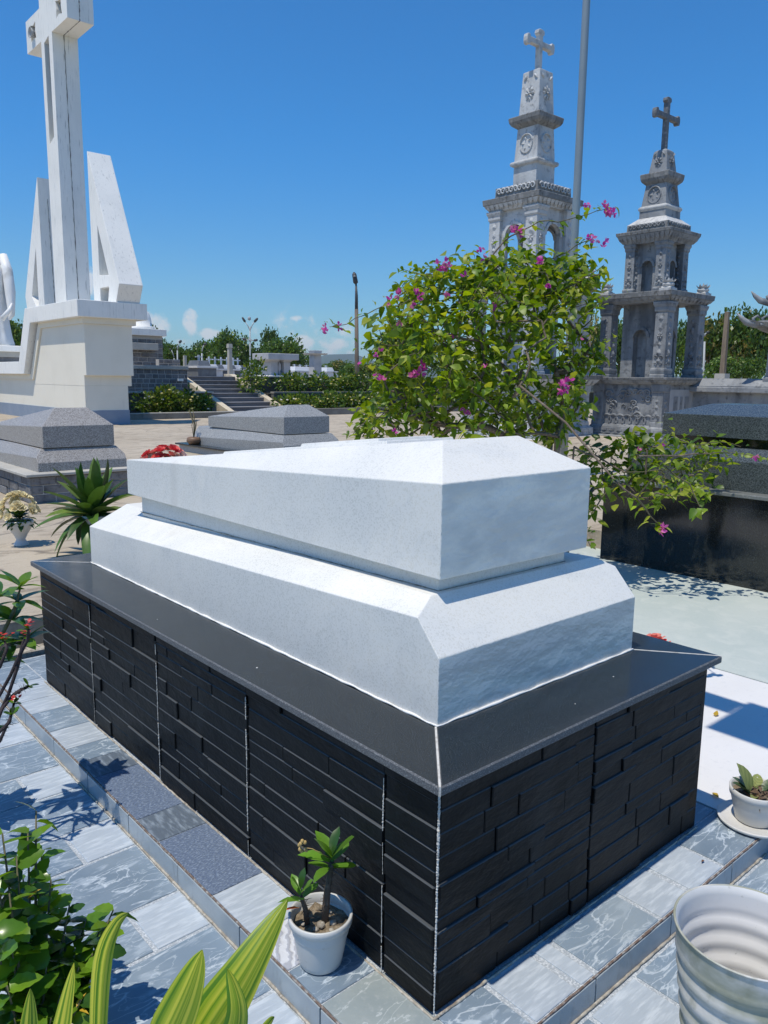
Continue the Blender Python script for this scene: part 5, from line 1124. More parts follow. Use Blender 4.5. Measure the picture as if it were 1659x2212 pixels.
# euphorbia in a chipped white pot beside the plinth
pc = at(692, 2066, 0); pc = Vector((-.108, .338, 0.0))
ep = thing('flower_pot', 'white plastic pot with a broken rim standing against the black plinth', 'pot', pc)
hP, rT, rB = .150, .084, .059
def chip(a, z):
    return 1.0
prof = [(0,.002),(rB-.004,.002),(rB,.006),(rB+.003,.02)]+[(rB+(rT-rB)*(z/hP), z) for z in (.05,.09,.125)]+[(rT,.128),(rT+.004,.13),(rT+.005,hP),(rT+.002,hP+.002),(rT-.003,hP),(rT-.004,.125),(rT-.006,.10)]
MB().lathe(prof, 40, tuple(pc)).build('pot_body', m_wpot, ep)
s_ = MB(); n = 28; vs = [(pc.x, pc.y, .128)]
for ring_ in (.33, .66, 1.0):
    for i in range(n): a = 2*math.pi*i/n; r = (rT-.005)*ring_; vs.append((pc.x+r*math.cos(a), pc.y+r*math.sin(a), .118+.014*noise.noise(Vector((r*40*math.cos(a), r*40*math.sin(a), 3)))+.008*(1-ring_)))
s_.add(vs, [(0, 1+i, 1+(i+1) % n) for i in range(n)]+[(1+k*n+i, 1+k*n+(i+1) % n, 1+(k+1)*n+(i+1) % n, 1+(k+1)*n+i) for k in (0, 1) for i in range(n)], True); s_.build('soil', m_potsoil, ep)
for i, (dx, dy, s) in enumerate([(.02,-.03,.012),(-.03,-.02,.010),(.0,-.05,.008),(.04,.01,.009),(-.045,.02,.007),(-.01,-.015,.014)]):
    MB().lathe([(0,-.4*s),(s,.0),(s*.8,s*.6),(0,s*.8)], 6, (pc.x+dx, pc.y+dy, .124)).build('pebble', m_dirt, ep)
ml_e = leafmat('euphorbia_leaf', (.13,.28,.03), .3, .35); ml_e2 = leafmat('euphorbia_leaf_dark', (.035,.10,.015), .15, .35); m_stem = mat('thorny_stem', (.085,.062,.045), .85, [('noise',80,.45,.7,(.19,.15,.12),.7)])
epl = thing('potted_euphorbia', 'stubby two-stemmed green plant growing in the chipped white pot', 'plant', (pc.x, pc.y, .12))
top1 = Vector((pc.x+.026, pc.y-.016, .30)); top2 = Vector((pc.x-.052, pc.y+.02, .215))
MB().tube([(pc.x+.005, pc.y-.01, .11), (pc.x+.012, pc.y-.012, .2), top1], [.011,.010,.007], 9).build('stem', m_stem, epl)
MB().tube([(pc.x-.03, pc.y+.02, .11), (pc.x-.037, pc.y+.02, .17), top2], [.008,.007,.005], 9).build('stem', m_stem, epl)
th = MB(); re_ = random.Random(4)
for k in range(40):
    a = re_.uniform(0, 6.28); t = re_.random(); b = Vector((pc.x+.008, pc.y-.011, .13)).lerp(top1, t) if k % 3 else Vector((pc.x-.033, pc.y+.02, .13)).lerp(top2, t)
    th.tube([b, b+Vector((math.cos(a)*.028, math.sin(a)*.028, .004))], [.0018,.0003], 3)
th.build('thorns', m_stem, epl)['kind'] = 'stuff'
fe = Foliage(); GE = leaf_geo(1, .50, .12, .10, 7, .55, base=1.5); GE2 = leaf_geo(1, .40, .3, .3, 5, .75, wave=.12, base=1.2)
for tp, n, s, e0 in ((top1, 12, .084, .6), (top2, 7, .066, .8)):
    for k in range(n):
        a = k*2.399+.6; el = e0+.55-k/n*1.25; d = Vector((math.cos(a)*math.cos(el), math.sin(a)*math.cos(el), math.sin(el)))
        fe.add(GE if k % 3 else GE2, ml_e if k % 4 else ml_e2, orient(tp+Vector((0, 0, .02-.045*k/n)), d, None, re_.uniform(-.3,.3), s*re_.uniform(.8, 1.15)))
fe.finish(epl)
m_dryf = mat('dry_flower', (.48,.33,.12), .8); q = MB()
for k in range(7): c = top1+Vector((-.075+re_.uniform(-.01,.012), .03+re_.uniform(-.01,.01), .045+k*.006)); q.lathe([(0,-.005),(.006,0),(.004,.006),(0,.008)], 6, tuple(c))
q.tube([top1+Vector((0,0,.01)), top1+Vector((-.05,.02,.05)), top1+Vector((-.075,.03,.06))], .0014, 4); q.build('dried_flowers', m_dryf, epl)
m_redl = mat('red_dying_leaf', (.55,.10,.03), .5, [('noise',40,.4,.65,(.62,.33,.06),.8)], transl=.25); lf = Foliage(); lf.add(leaf_geo(1, .3, .4, .2, 5, .8), m_redl, orient(top2+Vector((-.005,.0,-.035)), (-1,.55,.12), None, .4, .062), 'dying_leaf'); lf.finish(epl)
# pot with a snake plant on a saucer, right
rc = at(1628, 1776, 0); rc.z = 0
sp_ = thing('flower_pot', 'glossy white pot on a cracked white saucer at the right edge', 'pot', rc)
hR, r1_, r0_ = .135, .092, .066
MB().lathe([(0,.012),(r0_-.006,.012),(r0_,.016),(r0_+(r1_-r0_)*.5,.07),(r1_-.004,.108),(r1_,.11),(r1_+.002,hR),(r1_-.002,hR+.002),(r1_-.006,hR),(r1_-.008,.10)], 40, tuple(rc)).build('pot_body', m_wpot, sp_)
MB().lathe([(0,.004),(.115,.004),(.124,.010),(.128,.020),(.124,.021),(.114,.012),(0,.010)], 44, tuple(rc)).build('saucer', m_dpot, sp_)
MB().lathe([(0,.115),(.04,.118),(.085,.108)], 24, tuple(rc)).build('soil', m_potsoil, sp_)
snk = thing('snake_plant', 'squat pale green snake plant with withered leaves in the right-hand pot', 'plant', (rc.x, rc.y, .11))
m_snk = mat('snake_leaf_pale', (.30,.33,.10), .45, [('wave',26,.35,.75,(.16,.20,.06),.6,{'dist':3})], transl=.15); m_snk2 = mat('snake_leaf_dark', (.055,.10,.045), .45, [('wave',26,.35,.75,(.12,.17,.08),.6,{'dist':3})], transl=.1); m_wither = mat('withered_leaf', (.10,.06,.035), .85, [('noise',50,.4,.7,(.22,.15,.09),.7)])
fs_ = Foliage(); GS = leaf_geo(1, .46, .5, .15, 6, .7, base=.8); rs = random.Random(8)
fs_.add(GS, m_snk, orient(Vector((rc.x-.015, rc.y+.02, .115)), (-.3,.2,1), (0,-1,0), 0, .125))
for k, (a, el, s, m) in enumerate([(2.6,.75,.09,m_snk2),(2.2,.9,.08,m_snk2),(-.3,.7,.075,m_snk2),(.4,.45,.085,m_snk),(-1.2,.5,.08,m_snk2),(3.4,.4,.06,m_snk),(-.8,.2,.09,m_snk2),(1.2,.8,.08,m_snk2)]):
    fs_.add(GS, m, orient(Vector((rc.x+math.cos(a)*.03, rc.y+math.sin(a)*.03, .115)), (math.cos(a)*math.cos(el), math.sin(a)*math.cos(el), math.sin(el)), None, 0, s))
for k in range(26):
    a = rs.uniform(0, 6.28); fs_.add(leaf_geo(1, .25, .6, rs.uniform(.3,1.2), 4), m_wither, orient(Vector((rc.x+rs.uniform(-.05,.05), rc.y+rs.uniform(-.05,.05), .125)), (math.cos(a), math.sin(a), rs.uniform(-.3,.5)), None, rs.uniform(-1,1), rs.uniform(.03,.065)), 'withered_leaf')
fs_.finish(snk)
# big ribbed pot, bottom right
bp = Vector((0.62, -.62, ZF))
def fit_pot():
    zr = ZF+.40; best = None
    for ix in range(0, 41):
        for iy in range(0, 41):
            for r in (.12,.13,.14,.15,.16,.17,.18,.19,.20,.21,.22):
                cx_, cy_ = .30+ix*.02, -.95+iy*.02
                pts = [proj((cx_+r*math.cos(k*.131), cy_+r*math.sin(k*.131), zr)) for k in range(48)]
                a = min(pts); b = min(pts, key=lambda q: q[1]); e = (a[0]-1454)**2+(a[1]-1973)**2*.3+(b[1]-1914.7)**2+(b[0]-1551)**2*.2
                if best is None or e < best[0]: best = (e, cx_, cy_, r)
    return best, zr
_, pcx, pcy, pr_ = 0, .686, -.4, .17
(bst, zr_) = fit_pot(); pcx, pcy, pr_ = bst[1:]
big = thing('ribbed_pot', 'large empty white ribbed pot with green algae stains at bottom right', 'pot', (pcx, pcy, ZF))
m_rib = mat('algae_stained_pot', (.60,.59,.55), .5, [('noise',5,.36,.60,(.30,.31,.22),.9,{'detail':6,'stretch':(1,1,2)}),('noise',22,.52,.72,(.24,.245,.16),.5,{'detail':6})])
m_ribin = mat('pot_inside', (.74,.73,.70), .5, [('noise',6,.45,.7,(.66,.65,.61),.7,{'detail':5}),('noise',60,.66,.74,(.35,.33,.28),.5)])
hb = zr_-ZF; prof = []
nz_ = 44
for i in range(nz_+1):
    t = i/nz_; z = hb*t; r = pr_*(.70+.28*t)
    if t < .84: r += pr_*.022*math.cos((z-.02)/.052*2*math.pi)
    prof.append((r, z))
prof += [(pr_*1.0, hb*.995), (pr_*1.0, hb), (pr_*.985, hb+.002), (pr_*.965, hb)]
MB().lathe([(0, .0)]+prof, 64, (pcx, pcy, ZF)).build('outer_wall', m_rib, big)
ins = [(pr_*.966, hb)]+[(pr_*(.68+.28*t)-.004+(pr_*.02*math.cos((hb*t-.02)/.052*2*math.pi) if t < .84 else 0), hb*t) for t in [1-i/40 for i in range(1, 39)]]+[(0, .03)]
MB().lathe(ins, 64, (pcx, pcy, ZF)).build('inner_wall', m_ribin, big)
print('BIGPOT', bst)
# vase of cream flowers on the yard
vc = at(46, 1178, ZY)
cvs = thing('flower_vase', 'white urn vase full of cream artificial roses on the yard', 'vase', vc)
kv = (vc-CAM).dot(_fw)/FPX
prof = [(0,0),(15,0),(16,2),(12,6),(9,10),(14,18),(22,27),(26,33),(28,38),(27,41),(23,40),(20,36)]
MB().lathe([(r*kv, z*kv*1.35) for r, z in prof], 28, tuple(vc)).build('urn', m_wpot, cvs)
m_creamf = mat('cream_petal', (.74,.64,.36), .6, [('noise',60,.4,.7,(.80,.75,.55),.8)], transl=.2, rand=.1); m_cfl = leafmat('artificial_leaf', (.03,.085,.02), .1)
def rose_geo(n=14, seed=1):
    rr = random.Random(seed); V, F = [], []
    for k in range(n):
        a = k*2.399; ring = (k/n)**.7; el = 1.35-ring*.95; tilt = Vector((math.cos(a)*math.cos(el), math.sin(a)*math.cos(el), math.sin(el))); sd = Vector((-math.sin(a), math.cos(a), 0)); c = Vector((math.cos(a), math.sin(a), 0))*.18*ring; w = .32+.25*ring; L = .62+.25*ring
        pts = [c, c+tilt*L*.5+sd*w, c+tilt*L*.5-sd*w, c+tilt*L+sd*w*.7+c*.3, c+tilt*L-sd*w*.7+c*.3, c+tilt*L*.55+Vector((math.cos(a), math.sin(a), 0))*.12, c+tilt*L*1.05+Vector((math.cos(a), math.sin(a), -.1))*.12]
        b = len(V); V += [tuple(p) for p in pts]; F += [(b,b+1,b+5),(b,b+5,b+2),(b+1,b+3,b+6,b+5),(b+2,b+5,b+6,b+4)]
    return V, F
ROSE = [rose_geo(14, 1), rose_geo(10, 2)]
ff = Foliage(); rf = random.Random(6); top = vc+Vector((0, 0, 55*kv))
for k in range(38):
    a = rf.uniform(0, 6.28); el = rf.uniform(.2, 1.5); d = Vector((math.cos(a)*math.cos(el), math.sin(a)*math.cos(el), math.sin(el))); p = top+Vector((d.x*38*kv, d.y*38*kv, d.z*62*kv-5*kv))
    ff.add(rf.choice(ROSE), m_creamf, orient(p, d.orthogonal(), d, 0, 11*kv*rf.uniform(.8,1.2)), 'cream_rose')
for k in range(110):
    a = rf.uniform(0, 6.28); el = rf.uniform(-.5, 1.2); d = Vector((math.cos(a)*math.cos(el), math.sin(a)*math.cos(el), math.sin(el))); ff.add(GL[0], rf.choice((m_cfl, ML[2])), orient(top+d*rf.uniform(4, 26)*kv, d, None, 0, rf.uniform(12, 22)*kv))
ff.finish(cvs)
# agave in a fluted vase
ac = at(214, 1200, ZY); ka = (ac-CAM).dot(_fw)/FPX
av = thing('fluted_vase', 'tall fluted white vase holding the spiky plant', 'vase', ac)
MB().lathe([(0,0),(14*ka,0),(15*ka,3*ka),(22*ka,45*ka),(31*ka,88*ka),(30*ka,90*ka),(27*ka,86*ka),(0,84*ka)], 48, tuple(ac), rfun=lambda a, z: 1+.05*math.cos(a*12)).build('vase_body', m_wpot, av)
ag = thing('agave_plant', 'dark green spiky agave rosette beside the tomb lid', 'plant', ac+Vector((0,0,86*ka)))
m_ag = [leafmat('agave_leaf', (.08,.17,.028), .15, .4), leafmat('agave_leaf_light', (.16,.24,.05), .2, .4), leafmat('agave_leaf_deep', (.030,.075,.014), .1, .4)]
fa = Foliage(); ra = random.Random(12); cA = ac+Vector((0,0,90*ka)) + _rt*(-10*ka)
for k in range(46):
    t = k/46; a = k*2.399; el = 1.4-t*1.75; bend = .05+.75*t**1.6
    g_ = leaf_geo(1, .25, .5, bend, 8, .62, base=.75)
    d = Vector((math.cos(a)*math.cos(el), math.sin(a)*math.cos(el), math.sin(el)))
    fa.add(g_, ra.choices(m_ag, (4, 1.3, 3))[0], orient(cA+d*4*ka-Vector((0,0,10*ka*t)), d, Vector((0,0,1)) if el < 1.2 else Vector((math.cos(a),math.sin(a),.2)), ra.uniform(-.2,.2), (118-18*t)*ka*ra.uniform(.85, 1.12)))
fa.finish(ag)
# red roses in an urn at the foot end of the tomb
yR = 2.86; rcn = aty(352, 985, yR)
ru = thing('rose_bouquet', 'bunch of red and pink artificial roses behind the far end of the tomb', 'bouquet', (rcn.x, yR, Hh))
MB().lathe([(0,0),(.055,0),(.06,.01),(.035,.05),(.07,.14),(.085,.24),(.075,.25),(.06,.23)], 24, (rcn.x, yR, Hh)).build('urn', m_wpot, ru)
m_rr = [mat('rose_red', (.70,.075,.065), .5, [('noise',50,.4,.7,(.80,.20,.15),.7)], transl=.15, rand=.12), mat('rose_coral', (.80,.24,.18), .5, [('noise',50,.4,.7,(.72,.30,.22),.7)], transl=.15), mat('rose_blush', (.72,.50,.42), .5, transl=.15)]
fr = Foliage(); rq = random.Random(9); kr = (rcn-CAM).dot(_fw)/FPX; cR = rcn+Vector((0,0,-14*kr))
for i, (x, y, mi) in enumerate([(312,978,0),(330,972,1),(345,968,0),(362,965,1),(378,966,0),(392,972,1),(322,984,2),(340,982,0),(358,980,0),(375,978,1),(330,992,0),(350,994,1),(368,990,0),(386,984,2),(352,962,0),(310,990,1),(400,984,2)]):
    p = atd(x, y, (rcn-CAM).dot(_fw)+rq.uniform(-.06, .06)); dd = (p-cR+Vector((0,0,.05))).normalized(); fr.add(ROSE[0], m_rr[mi], orient(p-dd*8*kr, dd.orthogonal(), dd, 0, 14*kr), 'rose')
for k in range(40):
    a = rq.uniform(0, 6.28); el = rq.uniform(-.6, .6); d = Vector((math.cos(a)*math.cos(el), math.sin(a)*math.cos(el), math.sin(el))); fr.add(GL[0], rq.choice((m_cfl, ML[2])), orient(cR+d*rq.uniform(5, 25)*kr, d, None, 0, 20*kr))
fr.finish(ru)
st_ = MB()
for k in range(6): st_.tube([(rcn.x, yR, Hh+.18), tuple(cR+Vector((rq.uniform(-.05,.05), rq.uniform(-.05,.05), 0)))], .003, 4)
st_.build('stems', ML[2], ru)['kind'] = 'stuff'
# small red flowers low behind the right side of the tomb
pr0 = atx(1386, 1376, 1.62)
rfb = thing('red_flowers', 'small bunch of red flowers just beyond the right end of the tomb', 'flowers', (pr0.x, pr0.y, .0))
MB().lathe([(0,0),(.05,0),(.065,.30),(.06,.31),(.0,.3)], 20, (pr0.x, pr0.y, .0)).build('vase', m_wpot, rfb)
fr = Foliage()
for k in range(5): p = pr0+Vector((rq.uniform(-.06,.06), rq.uniform(-.07,.07), rq.uniform(-.07,.0))); fr.add(ROSE[1], m_rr[k % 2], orient(p, (1,0,0), (rq.uniform(-.4,.4), rq.uniform(-.4,.4), 1), 0, .04), 'rose')
for k in range(14): p = pr0+Vector((rq.uniform(-.05,.05), rq.uniform(-.05,.05), -.12)); fr.add(GL[0], ML[2], orient(p, (rq.uniform(-1,1), rq.uniform(-1,1), .6), None, 0, .07))
fr.finish(rfb)
st_ = MB().tube([(pr0.x, pr0.y, .28), (pr0.x, pr0.y, pr0.z-.05)], .012, 6); st_.build('stem', ML[2], rfb)
# little incense pot with a dry sprig on the low granite tomb
ic = atx(419, 957, 5.82); t = thing('incense_pot', 'small brown clay pot with a dry sprig beside the blue grey tomb', 'pot', (ic.x, ic.y, .335))
MB().lathe([(0,0),(.09,0),(.14,.06),(.13,.12),(.10,.14),(.08,.13)], 18, (ic.x, ic.y, .335)).build('pot_body', mat('brown_clay', (.20,.12,.07), .5), t)
q = MB(); rq2 = random.Random(2)
for k in range(7): q.tube([(ic.x, ic.y, .45), (ic.x+rq2.uniform(-.08,.08), ic.y+rq2.uniform(-.08,.08), .7), (ic.x+rq2.uniform(-.16,.16), ic.y+rq2.uniform(-.16,.16), rq2.uniform(.8,1.05))], .006, 4)
q.build('dry_twigs', m_twig, t)
# ------------------------------------------------------------------ foreground plants
GH = [leaf_geo(1, .66, .16, .22, 8, .75, serr=.07, base=.75), leaf_geo(1, .6, .3, .35, 8, .75, serr=.08, base=.75), leaf_geo(1, .7, .08, .12, 8, .75, serr=.07, base=.75)]
MH = [leafmat('hibiscus_leaf', (.10,.22,.018), .35, .26), leafmat('hibiscus_leaf_light', (.17,.31,.025), .4, .26), leafmat('hibiscus_leaf_dark', (.032,.085,.010), .2, .26)]
sb0 = at(60, 2330, ZF); sb0.z = ZF
shr_ = thing('hibiscus_shrub', 'glossy dark green serrated-leaf shrub at bottom left', 'shrub', sb0)
fh = Foliage(); rh = random.Random(31); stems = MB()
hub = atd(70, 2290, 1.95); 
for (x, y, dd) in [(78,1752,2.05),(60,1800,2.0),(35,1850,1.9),(110,1900,2.0),(20,1930,1.85),(150,1955,2.0),(185,1990,2.05),(245,1965,2.05),(215,2010,2.05),(140,2030,2.0),(60,1990,1.9),(25,2050,1.85),(100,2090,1.9),(170,2090,1.95),(200,2060,2.0),(15,2130,1.8),(70,2150,1.85),(130,2150,1.9),(30,2200,1.8),(110,2200,1.85),(175,2160,1.9),(-10,1880,1.85),(-20,2000,1.8),(50,1900,2.05),(90,1840,2.1),(95,1980,2.1),(5,1800,1.9),(230,2040,2.0)]:
    p = atd(x, y, dd); base_ = Vector((hub.x+rh.uniform(-.08,.08), hub.y+rh.uniform(-.08,.08), ZF)); midp = hub.lerp(p, .45)+Vector((0,0,-.05))
    stems.tube([base_, midp, p], [.006,.0045,.002], 6)
    for k in range(15):
        t = .40+.60*k/14; c = midp.lerp(p, (t-.4)/.6); a = k*2.4+rh.uniform(-.4,.4); el = rh.uniform(-.3,.7); d = Vector((math.cos(a)*math.cos(el), math.sin(a)*math.cos(el), math.sin(el)))
        fh.add(rh.choice(GH), rh.choices(MH, (3, 2.4, 2))[0], orient(c, d, Vector((rh.uniform(-.4,.4), rh.uniform(-.4,.4), 1)), rh.uniform(-.5,.5), rh.uniform(.042,.078)))
stems.build('stems', m_twig, shr_)
for (x, y) in ((12,2245),(165,2175),(172,2182),(20,2250),(8,1905),(60,1942)):
    p = atd(x, y, 1.9); fh.add(leaf_geo(1, .3, .4, .3, 4), mat('yellow_bloom', (.62,.40,.04), .5, transl=.3), orient(p, (rh.uniform(-1,1), rh.uniform(-1,1), .5), None, 0, .035), 'yellow_petal')
fh.finish(shr_, 300)
# variegated strap leaves rising from below the frame
m_var = bpy.data.materials.new('variegated_leaf'); m_var.use_nodes = True
def build_var():
    nt = m_var.node_tree; N, L = nt.nodes, nt.links; b = N['Principled BSDF']; out = N['Material Output']
    at_ = N.new('ShaderNodeAttribute'); at_.attribute_name = 'across'
    nz = N.new('ShaderNodeTexNoise'); nz.noise_dimensions = '1D'; nz.inputs['Scale'].default_value = 2.8; nz.inputs['Detail'].default_value = 3
    at2 = N.new('ShaderNodeAttribute'); at2.attribute_name = 'seed'
    ad = N.new('ShaderNodeMath'); ad.operation = 'ADD'; L.new(at_.outputs['Fac'], ad.inputs[0]); L.new(at2.outputs['Fac'], ad.inputs[1]); L.new(ad.outputs[0], nz.inputs['W'])
    cr = N.new('ShaderNodeValToRGB'); e = cr.color_ramp.elements
    e[0].position = .36; e[0].color = (.10,.24,.016,1); e[1].position = .60; e[1].color = (.62,.62,.07,1); m_ = cr.color_ramp.elements.new(.48); m_.color = (.30,.42,.028,1)
    L.new(nz.outputs[0], cr.inputs[0]); L.new(cr.outputs[0], b.inputs['Base Color']); b.inputs['Roughness'].default_value = .4
    tr = N.new('ShaderNodeBsdfTranslucent'); L.new(cr.outputs[0], tr.inputs[0]); ms = N.new('ShaderNodeMixShader'); ms.inputs[0].default_value = .45
    L.new(b.outputs[0], ms.inputs[1]); L.new(tr.outputs[0], ms.inputs[2]); L.new(ms.outputs[0], out.inputs[0])
build_var()
vb = atd(330, 2420, 1.3); vbp = Vector((vb.x, vb.y, ZF))
vp = thing('variegated_dracaena', 'yellow and green striped strap-leaf plant at the bottom edge', 'plant', vbp)
MB().tube([vbp, (vb.x, vb.y, vb.z-.15), vb], [.03,.025,.02], 10).build('stem', m_stem, vp)
def strap(path, wmax, seed, twist=0.3, tipm=True):
    """path: (picture x, y, depth) base to tip; width in metres"""
    P = [atd(*q) for q in path]; n = 22; W_ = 8; V, F, A_ = [], [], []
    def cr_(t):
        f = t*(len(P)-1); i = min(int(f), len(P)-2); u = f-i; p0, p1, p2, p3 = P[max(i-1,0)], P[i], P[i+1], P[min(i+2,len(P)-1)]
        return .5*((2*p1)+(p2-p0)*u+(2*p0-5*p1+4*p2-p3)*u*u+(-p0+3*p1-3*p2+p3)*u**3)
    for i in range(n+1):
        t = i/n; p = cr_(t); tg = (cr_(min(1, t+.01))-cr_(max(0, t-.01))).normalized(); view = (p-CAM).normalized()
        side = tg.cross(view).normalized(); nrm = side.cross(tg).normalized(); q = Matrix.Rotation(twist, 3, tg); side, nrm = q @ side, q @ nrm
        w = wmax/2*(math.sin(math.pi*min(1, .18+.82*t)**.9)**.8 if t < 1 else 0)*(1 if t < .97 else .5)
        w = wmax/2*max(.02, min(1, (.45+1.1*t))*(1-t**3.2))
        for j in range(W_+1):
            u = -1+2*j/W_; V.append(p+side*w*u-nrm*(w*.35*(1-abs(u)))+nrm*.0012*math.sin(j*2.6)); A_.append(u)
    for i in range(n):
        for j in range(W_): a = i*(W_+1)+j; F.append((a, a+1, a+W_+2, a+W_+1))
    me = bpy.data.meshes.new('strap_leaf'); me.from_pydata([tuple(v) for v in V], [], F); me.materials.append(m_var)
    at1 = me.attributes.new('across', 'FLOAT', 'POINT'); at1.data.foreach_set('value', A_); at2 = me.attributes.new('seed', 'FLOAT', 'POINT'); at2.data.foreach_set('value', [seed*3.7]*len(V))
    for p in me.polygons: p.use_smooth = True
    return obj_from('strap_leaf', me, None, vp)
strap([(330,2420,1.28),(430,2250,1.26),(520,2110,1.28),(622,1942,1.34)], .092, 1, .15)
strap([(300,2420,1.26),(340,2290,1.2),(400,2150,1.18),(437,2052,1.18)], .074, 2, -.2)
strap([(480,2420,1.2),(495,2280,1.16),(512,2180,1.15),(491,2092,1.16)], .044, 3, .4)
strap([(60,2420,1.2),(58,2300,1.2),(62,2220,1.2),(66,2136,1.2)], .038, 4, .2)
strap([(110,2420,1.22),(122,2290,1.22),(140,2180,1.24),(160,2080,1.26)], .036, 5, -.4)
strap([(214,2420,1.2),(212,2260,1.2),(222,2080,1.26),(250,2000,1.32),(278,1972,1.36)], .040, 6, .6)
strap([(420,2420,1.25),(520,2300,1.2),(570,2225,1.2),(592,2196,1.22)], .028, 7, .9)
# thorny crown-of-thorns and a broad-leaved seedling at the left edge
te = at(-70, 1640, ZF); te.z = ZF
cth = thing('crown_of_thorns', 'spiny-stemmed plant with small red flowers at the left edge', 'plant', te)
ms_ = mat('spiny_stem', (.035,.025,.028), .8, [('noise',90,.45,.7,(.09,.06,.05),.7)]); q = MB(); rt_ = random.Random(17); thn = MB(); fc = Foliage(); DT = 2.75
m_rfl = mat('small_red_bract', (.60,.05,.045), .5, transl=.25, rand=.15)
for path, fl in [([(-60,1640),(-10,1560),(18,1500),(38,1440),(48,1395),(55,1375)],1),([(-40,1560),(0,1500),(22,1460),(40,1420),(60,1380),(62,1360)],1),([(-60,1500),(0,1440),(15,1400),(10,1385)],1),([(-30,1620),(5,1530),(30,1500),(45,1490),(62,1482)],0),([(-50,1640),(-10,1590),(20,1560),(30,1520)],1),([(-60,1660),(0,1600),(25,1545)],0)]:
    P = [atd(x, y, DT+rt_.uniform(-.08,.08)) for x, y in path]; P[0].z = max(P[0].z, ZF); q.tube(P, [.0062]*(len(P)-1)+[.004], 7)
    for a, b in zip(P, P[1:]):
        for k in range(16):
            c = a.lerp(b, rt_.random()); an = Vector((rt_.uniform(-1,1), rt_.uniform(-1,1), rt_.uniform(-1,1))).normalized(); thn.tube([c, c+an*.02], [.0012,.0002], 3)
    for k in range(7):
        d = Vector((rt_.uniform(-1,1), rt_.uniform(-1,1), rt_.uniform(-.2,.8))); fc.add(GE, MH[2] if k % 2 else MH[0], orient(P[-1], d, None, 0, rt_.uniform(.022,.042)))
    if fl:
        for k in range(8): fc.add(leaf_geo(1, .9, .1, .2, 3, .6), m_rfl, orient(P[-1]+Vector((rt_.gauss(0,.012), rt_.gauss(0,.012), .02+rt_.gauss(0,.006))), (rt_.uniform(-1,1), rt_.uniform(-1,1), .3), None, 0, .016), 'red_bract')
q.build('stems', ms_, cth); thn.build('thorns', ms_, cth)['kind'] = 'stuff'; fc.finish(cth)
gb = at(-60, 1600, ZF); gb.z = ZF; DG = 2.9
gar = thing('broad_leaf_seedling', 'young plant with large glossy oval leaves at the left edge', 'plant', gb)
fg = Foliage(); GG = [leaf_geo(1, .40, .22, .18, 6, .75, base=.85), leaf_geo(1, .36, .35, .32, 6, .75, base=.85)]; q = MB()
MG = [leafmat('seedling_leaf', (.13,.25,.03), .38, .28), leafmat('seedling_leaf_dark', (.045,.12,.018), .25, .28)]
g0 = atd(-40, 1520, DG); g0.z = ZF
for path, whorls in [([(-40,1520),(0,1380),(30,1320),(44,1270)], [(44,1268),(38,1300),(28,1340)]),([(-40,1500),(-20,1350),(-5,1300)], [(-5,1290)]),([(-40,1500),(10,1400),(60,1380)], [(55,1385),(25,1395)]),([(-40,1560),(-10,1480),(-4,1440)], [(-6,1430)]),([(-60,1600),(-110,1520),(-140,1450)], [(-130,1500),(-150,1430),(-100,1560)]),([(-60,1620),(-180,1580),(-240,1540)], [(-200,1570),(-250,1510),(-150,1620)]),([(-50,1640),(-90,1660),(-130,1690)], [(-80,1650),(-140,1690),(-60,1590)])]:
    P = [g0]+[atd(x, y, DG) for x, y in path]; q.tube(P, [.007]*(len(P)-1)+[.003], 6)
    for (x, y) in whorls:
        c = atd(x, y, DG)
        for k in range(6): a = k*1.05+rt_.uniform(-.3,.3)+x; el = rt_.uniform(.05,.85); fg.add(rt_.choice(GG), rt_.choices(MG, (2, 1.2))[0], orient(c, (math.cos(a)*math.cos(el), math.sin(a)*math.cos(el), math.sin(el)), None, rt_.uniform(-.3,.3), rt_.uniform(.085,.135)))
q.build('stems', m_twig, gar); fg.finish(gar)
# fallen leaves and bits on the floor
m_fall = [mat('fallen_leaf_yellow', (.50,.33,.035), .6, transl=.2), mat('fallen_leaf_brown', (.17,.09,.05), .7)]
for i, (x, y, z, mi, s, lb) in enumerate([(1545,1548,.002,0,.055,'yellow fallen leaf on the white floor near the shadow'),(1541,1714,.002,0,.05,'yellow fallen leaf on the white floor by the right-hand pot'),(684,2190,ZF,1,.03,'brown fallen leaf on the lower tiles below the chipped pot'),(1520,1860,.002,1,.02,'dark bit of leaf on the light tile right of the plinth')]):
    p = at(x, y, z); vs, fs = leaf_geo(1, .42, .35, -.12, 5, .8); me = bpy.data.meshes.new('fallen_leaf'); me.from_pydata([tuple(Vector(v)*s) for v in vs], [], fs); me.materials.append(m_fall[mi])
    o = link(bpy.data.objects.new('fallen_leaf', me)); o.location = (p.x, p.y, z+.004); o.rotation_euler = (0, 0, rq.uniform(0, 6)); tag(o, lb, 'leaf')
# ------------------------------------------------------------------ unseen post and panels, made up to cast the shadow on the white floor
HS = 3.2; off = HS/math.tan(SUN_EL)
sl_ = thing('shade_caster', 'unseen steel post with two flat panels, added to shade the white floor', 'shade caster', (2.0, -1.1, ZF))
MB().tube([(1.45, -1.5, ZF), (1.45, -1.5, HS-.08)], .05, 12).build('post', m_galv, sl_); MB().tube([(1.45, -1.5, HS-.08), (1.45, .7, HS-.05)], .025, 8).build('arm', m_galv, sl_)
MB().box(2.17-off, 2.62-off, -.75, .353, HS, HS+.03).build('shade_caster_panel', m_bpol, sl_); MB().box(2.41-off, 2.56-off, .356, .75, HS, HS+.03).build('shade_caster_panel', m_bpol, sl_)
MB().box(1.38, 1.52, -1.25, -.85, HS-.16, HS-.08).build('lamp_head', m_dpole, sl_)  # plain box on the added post, no lamp known there
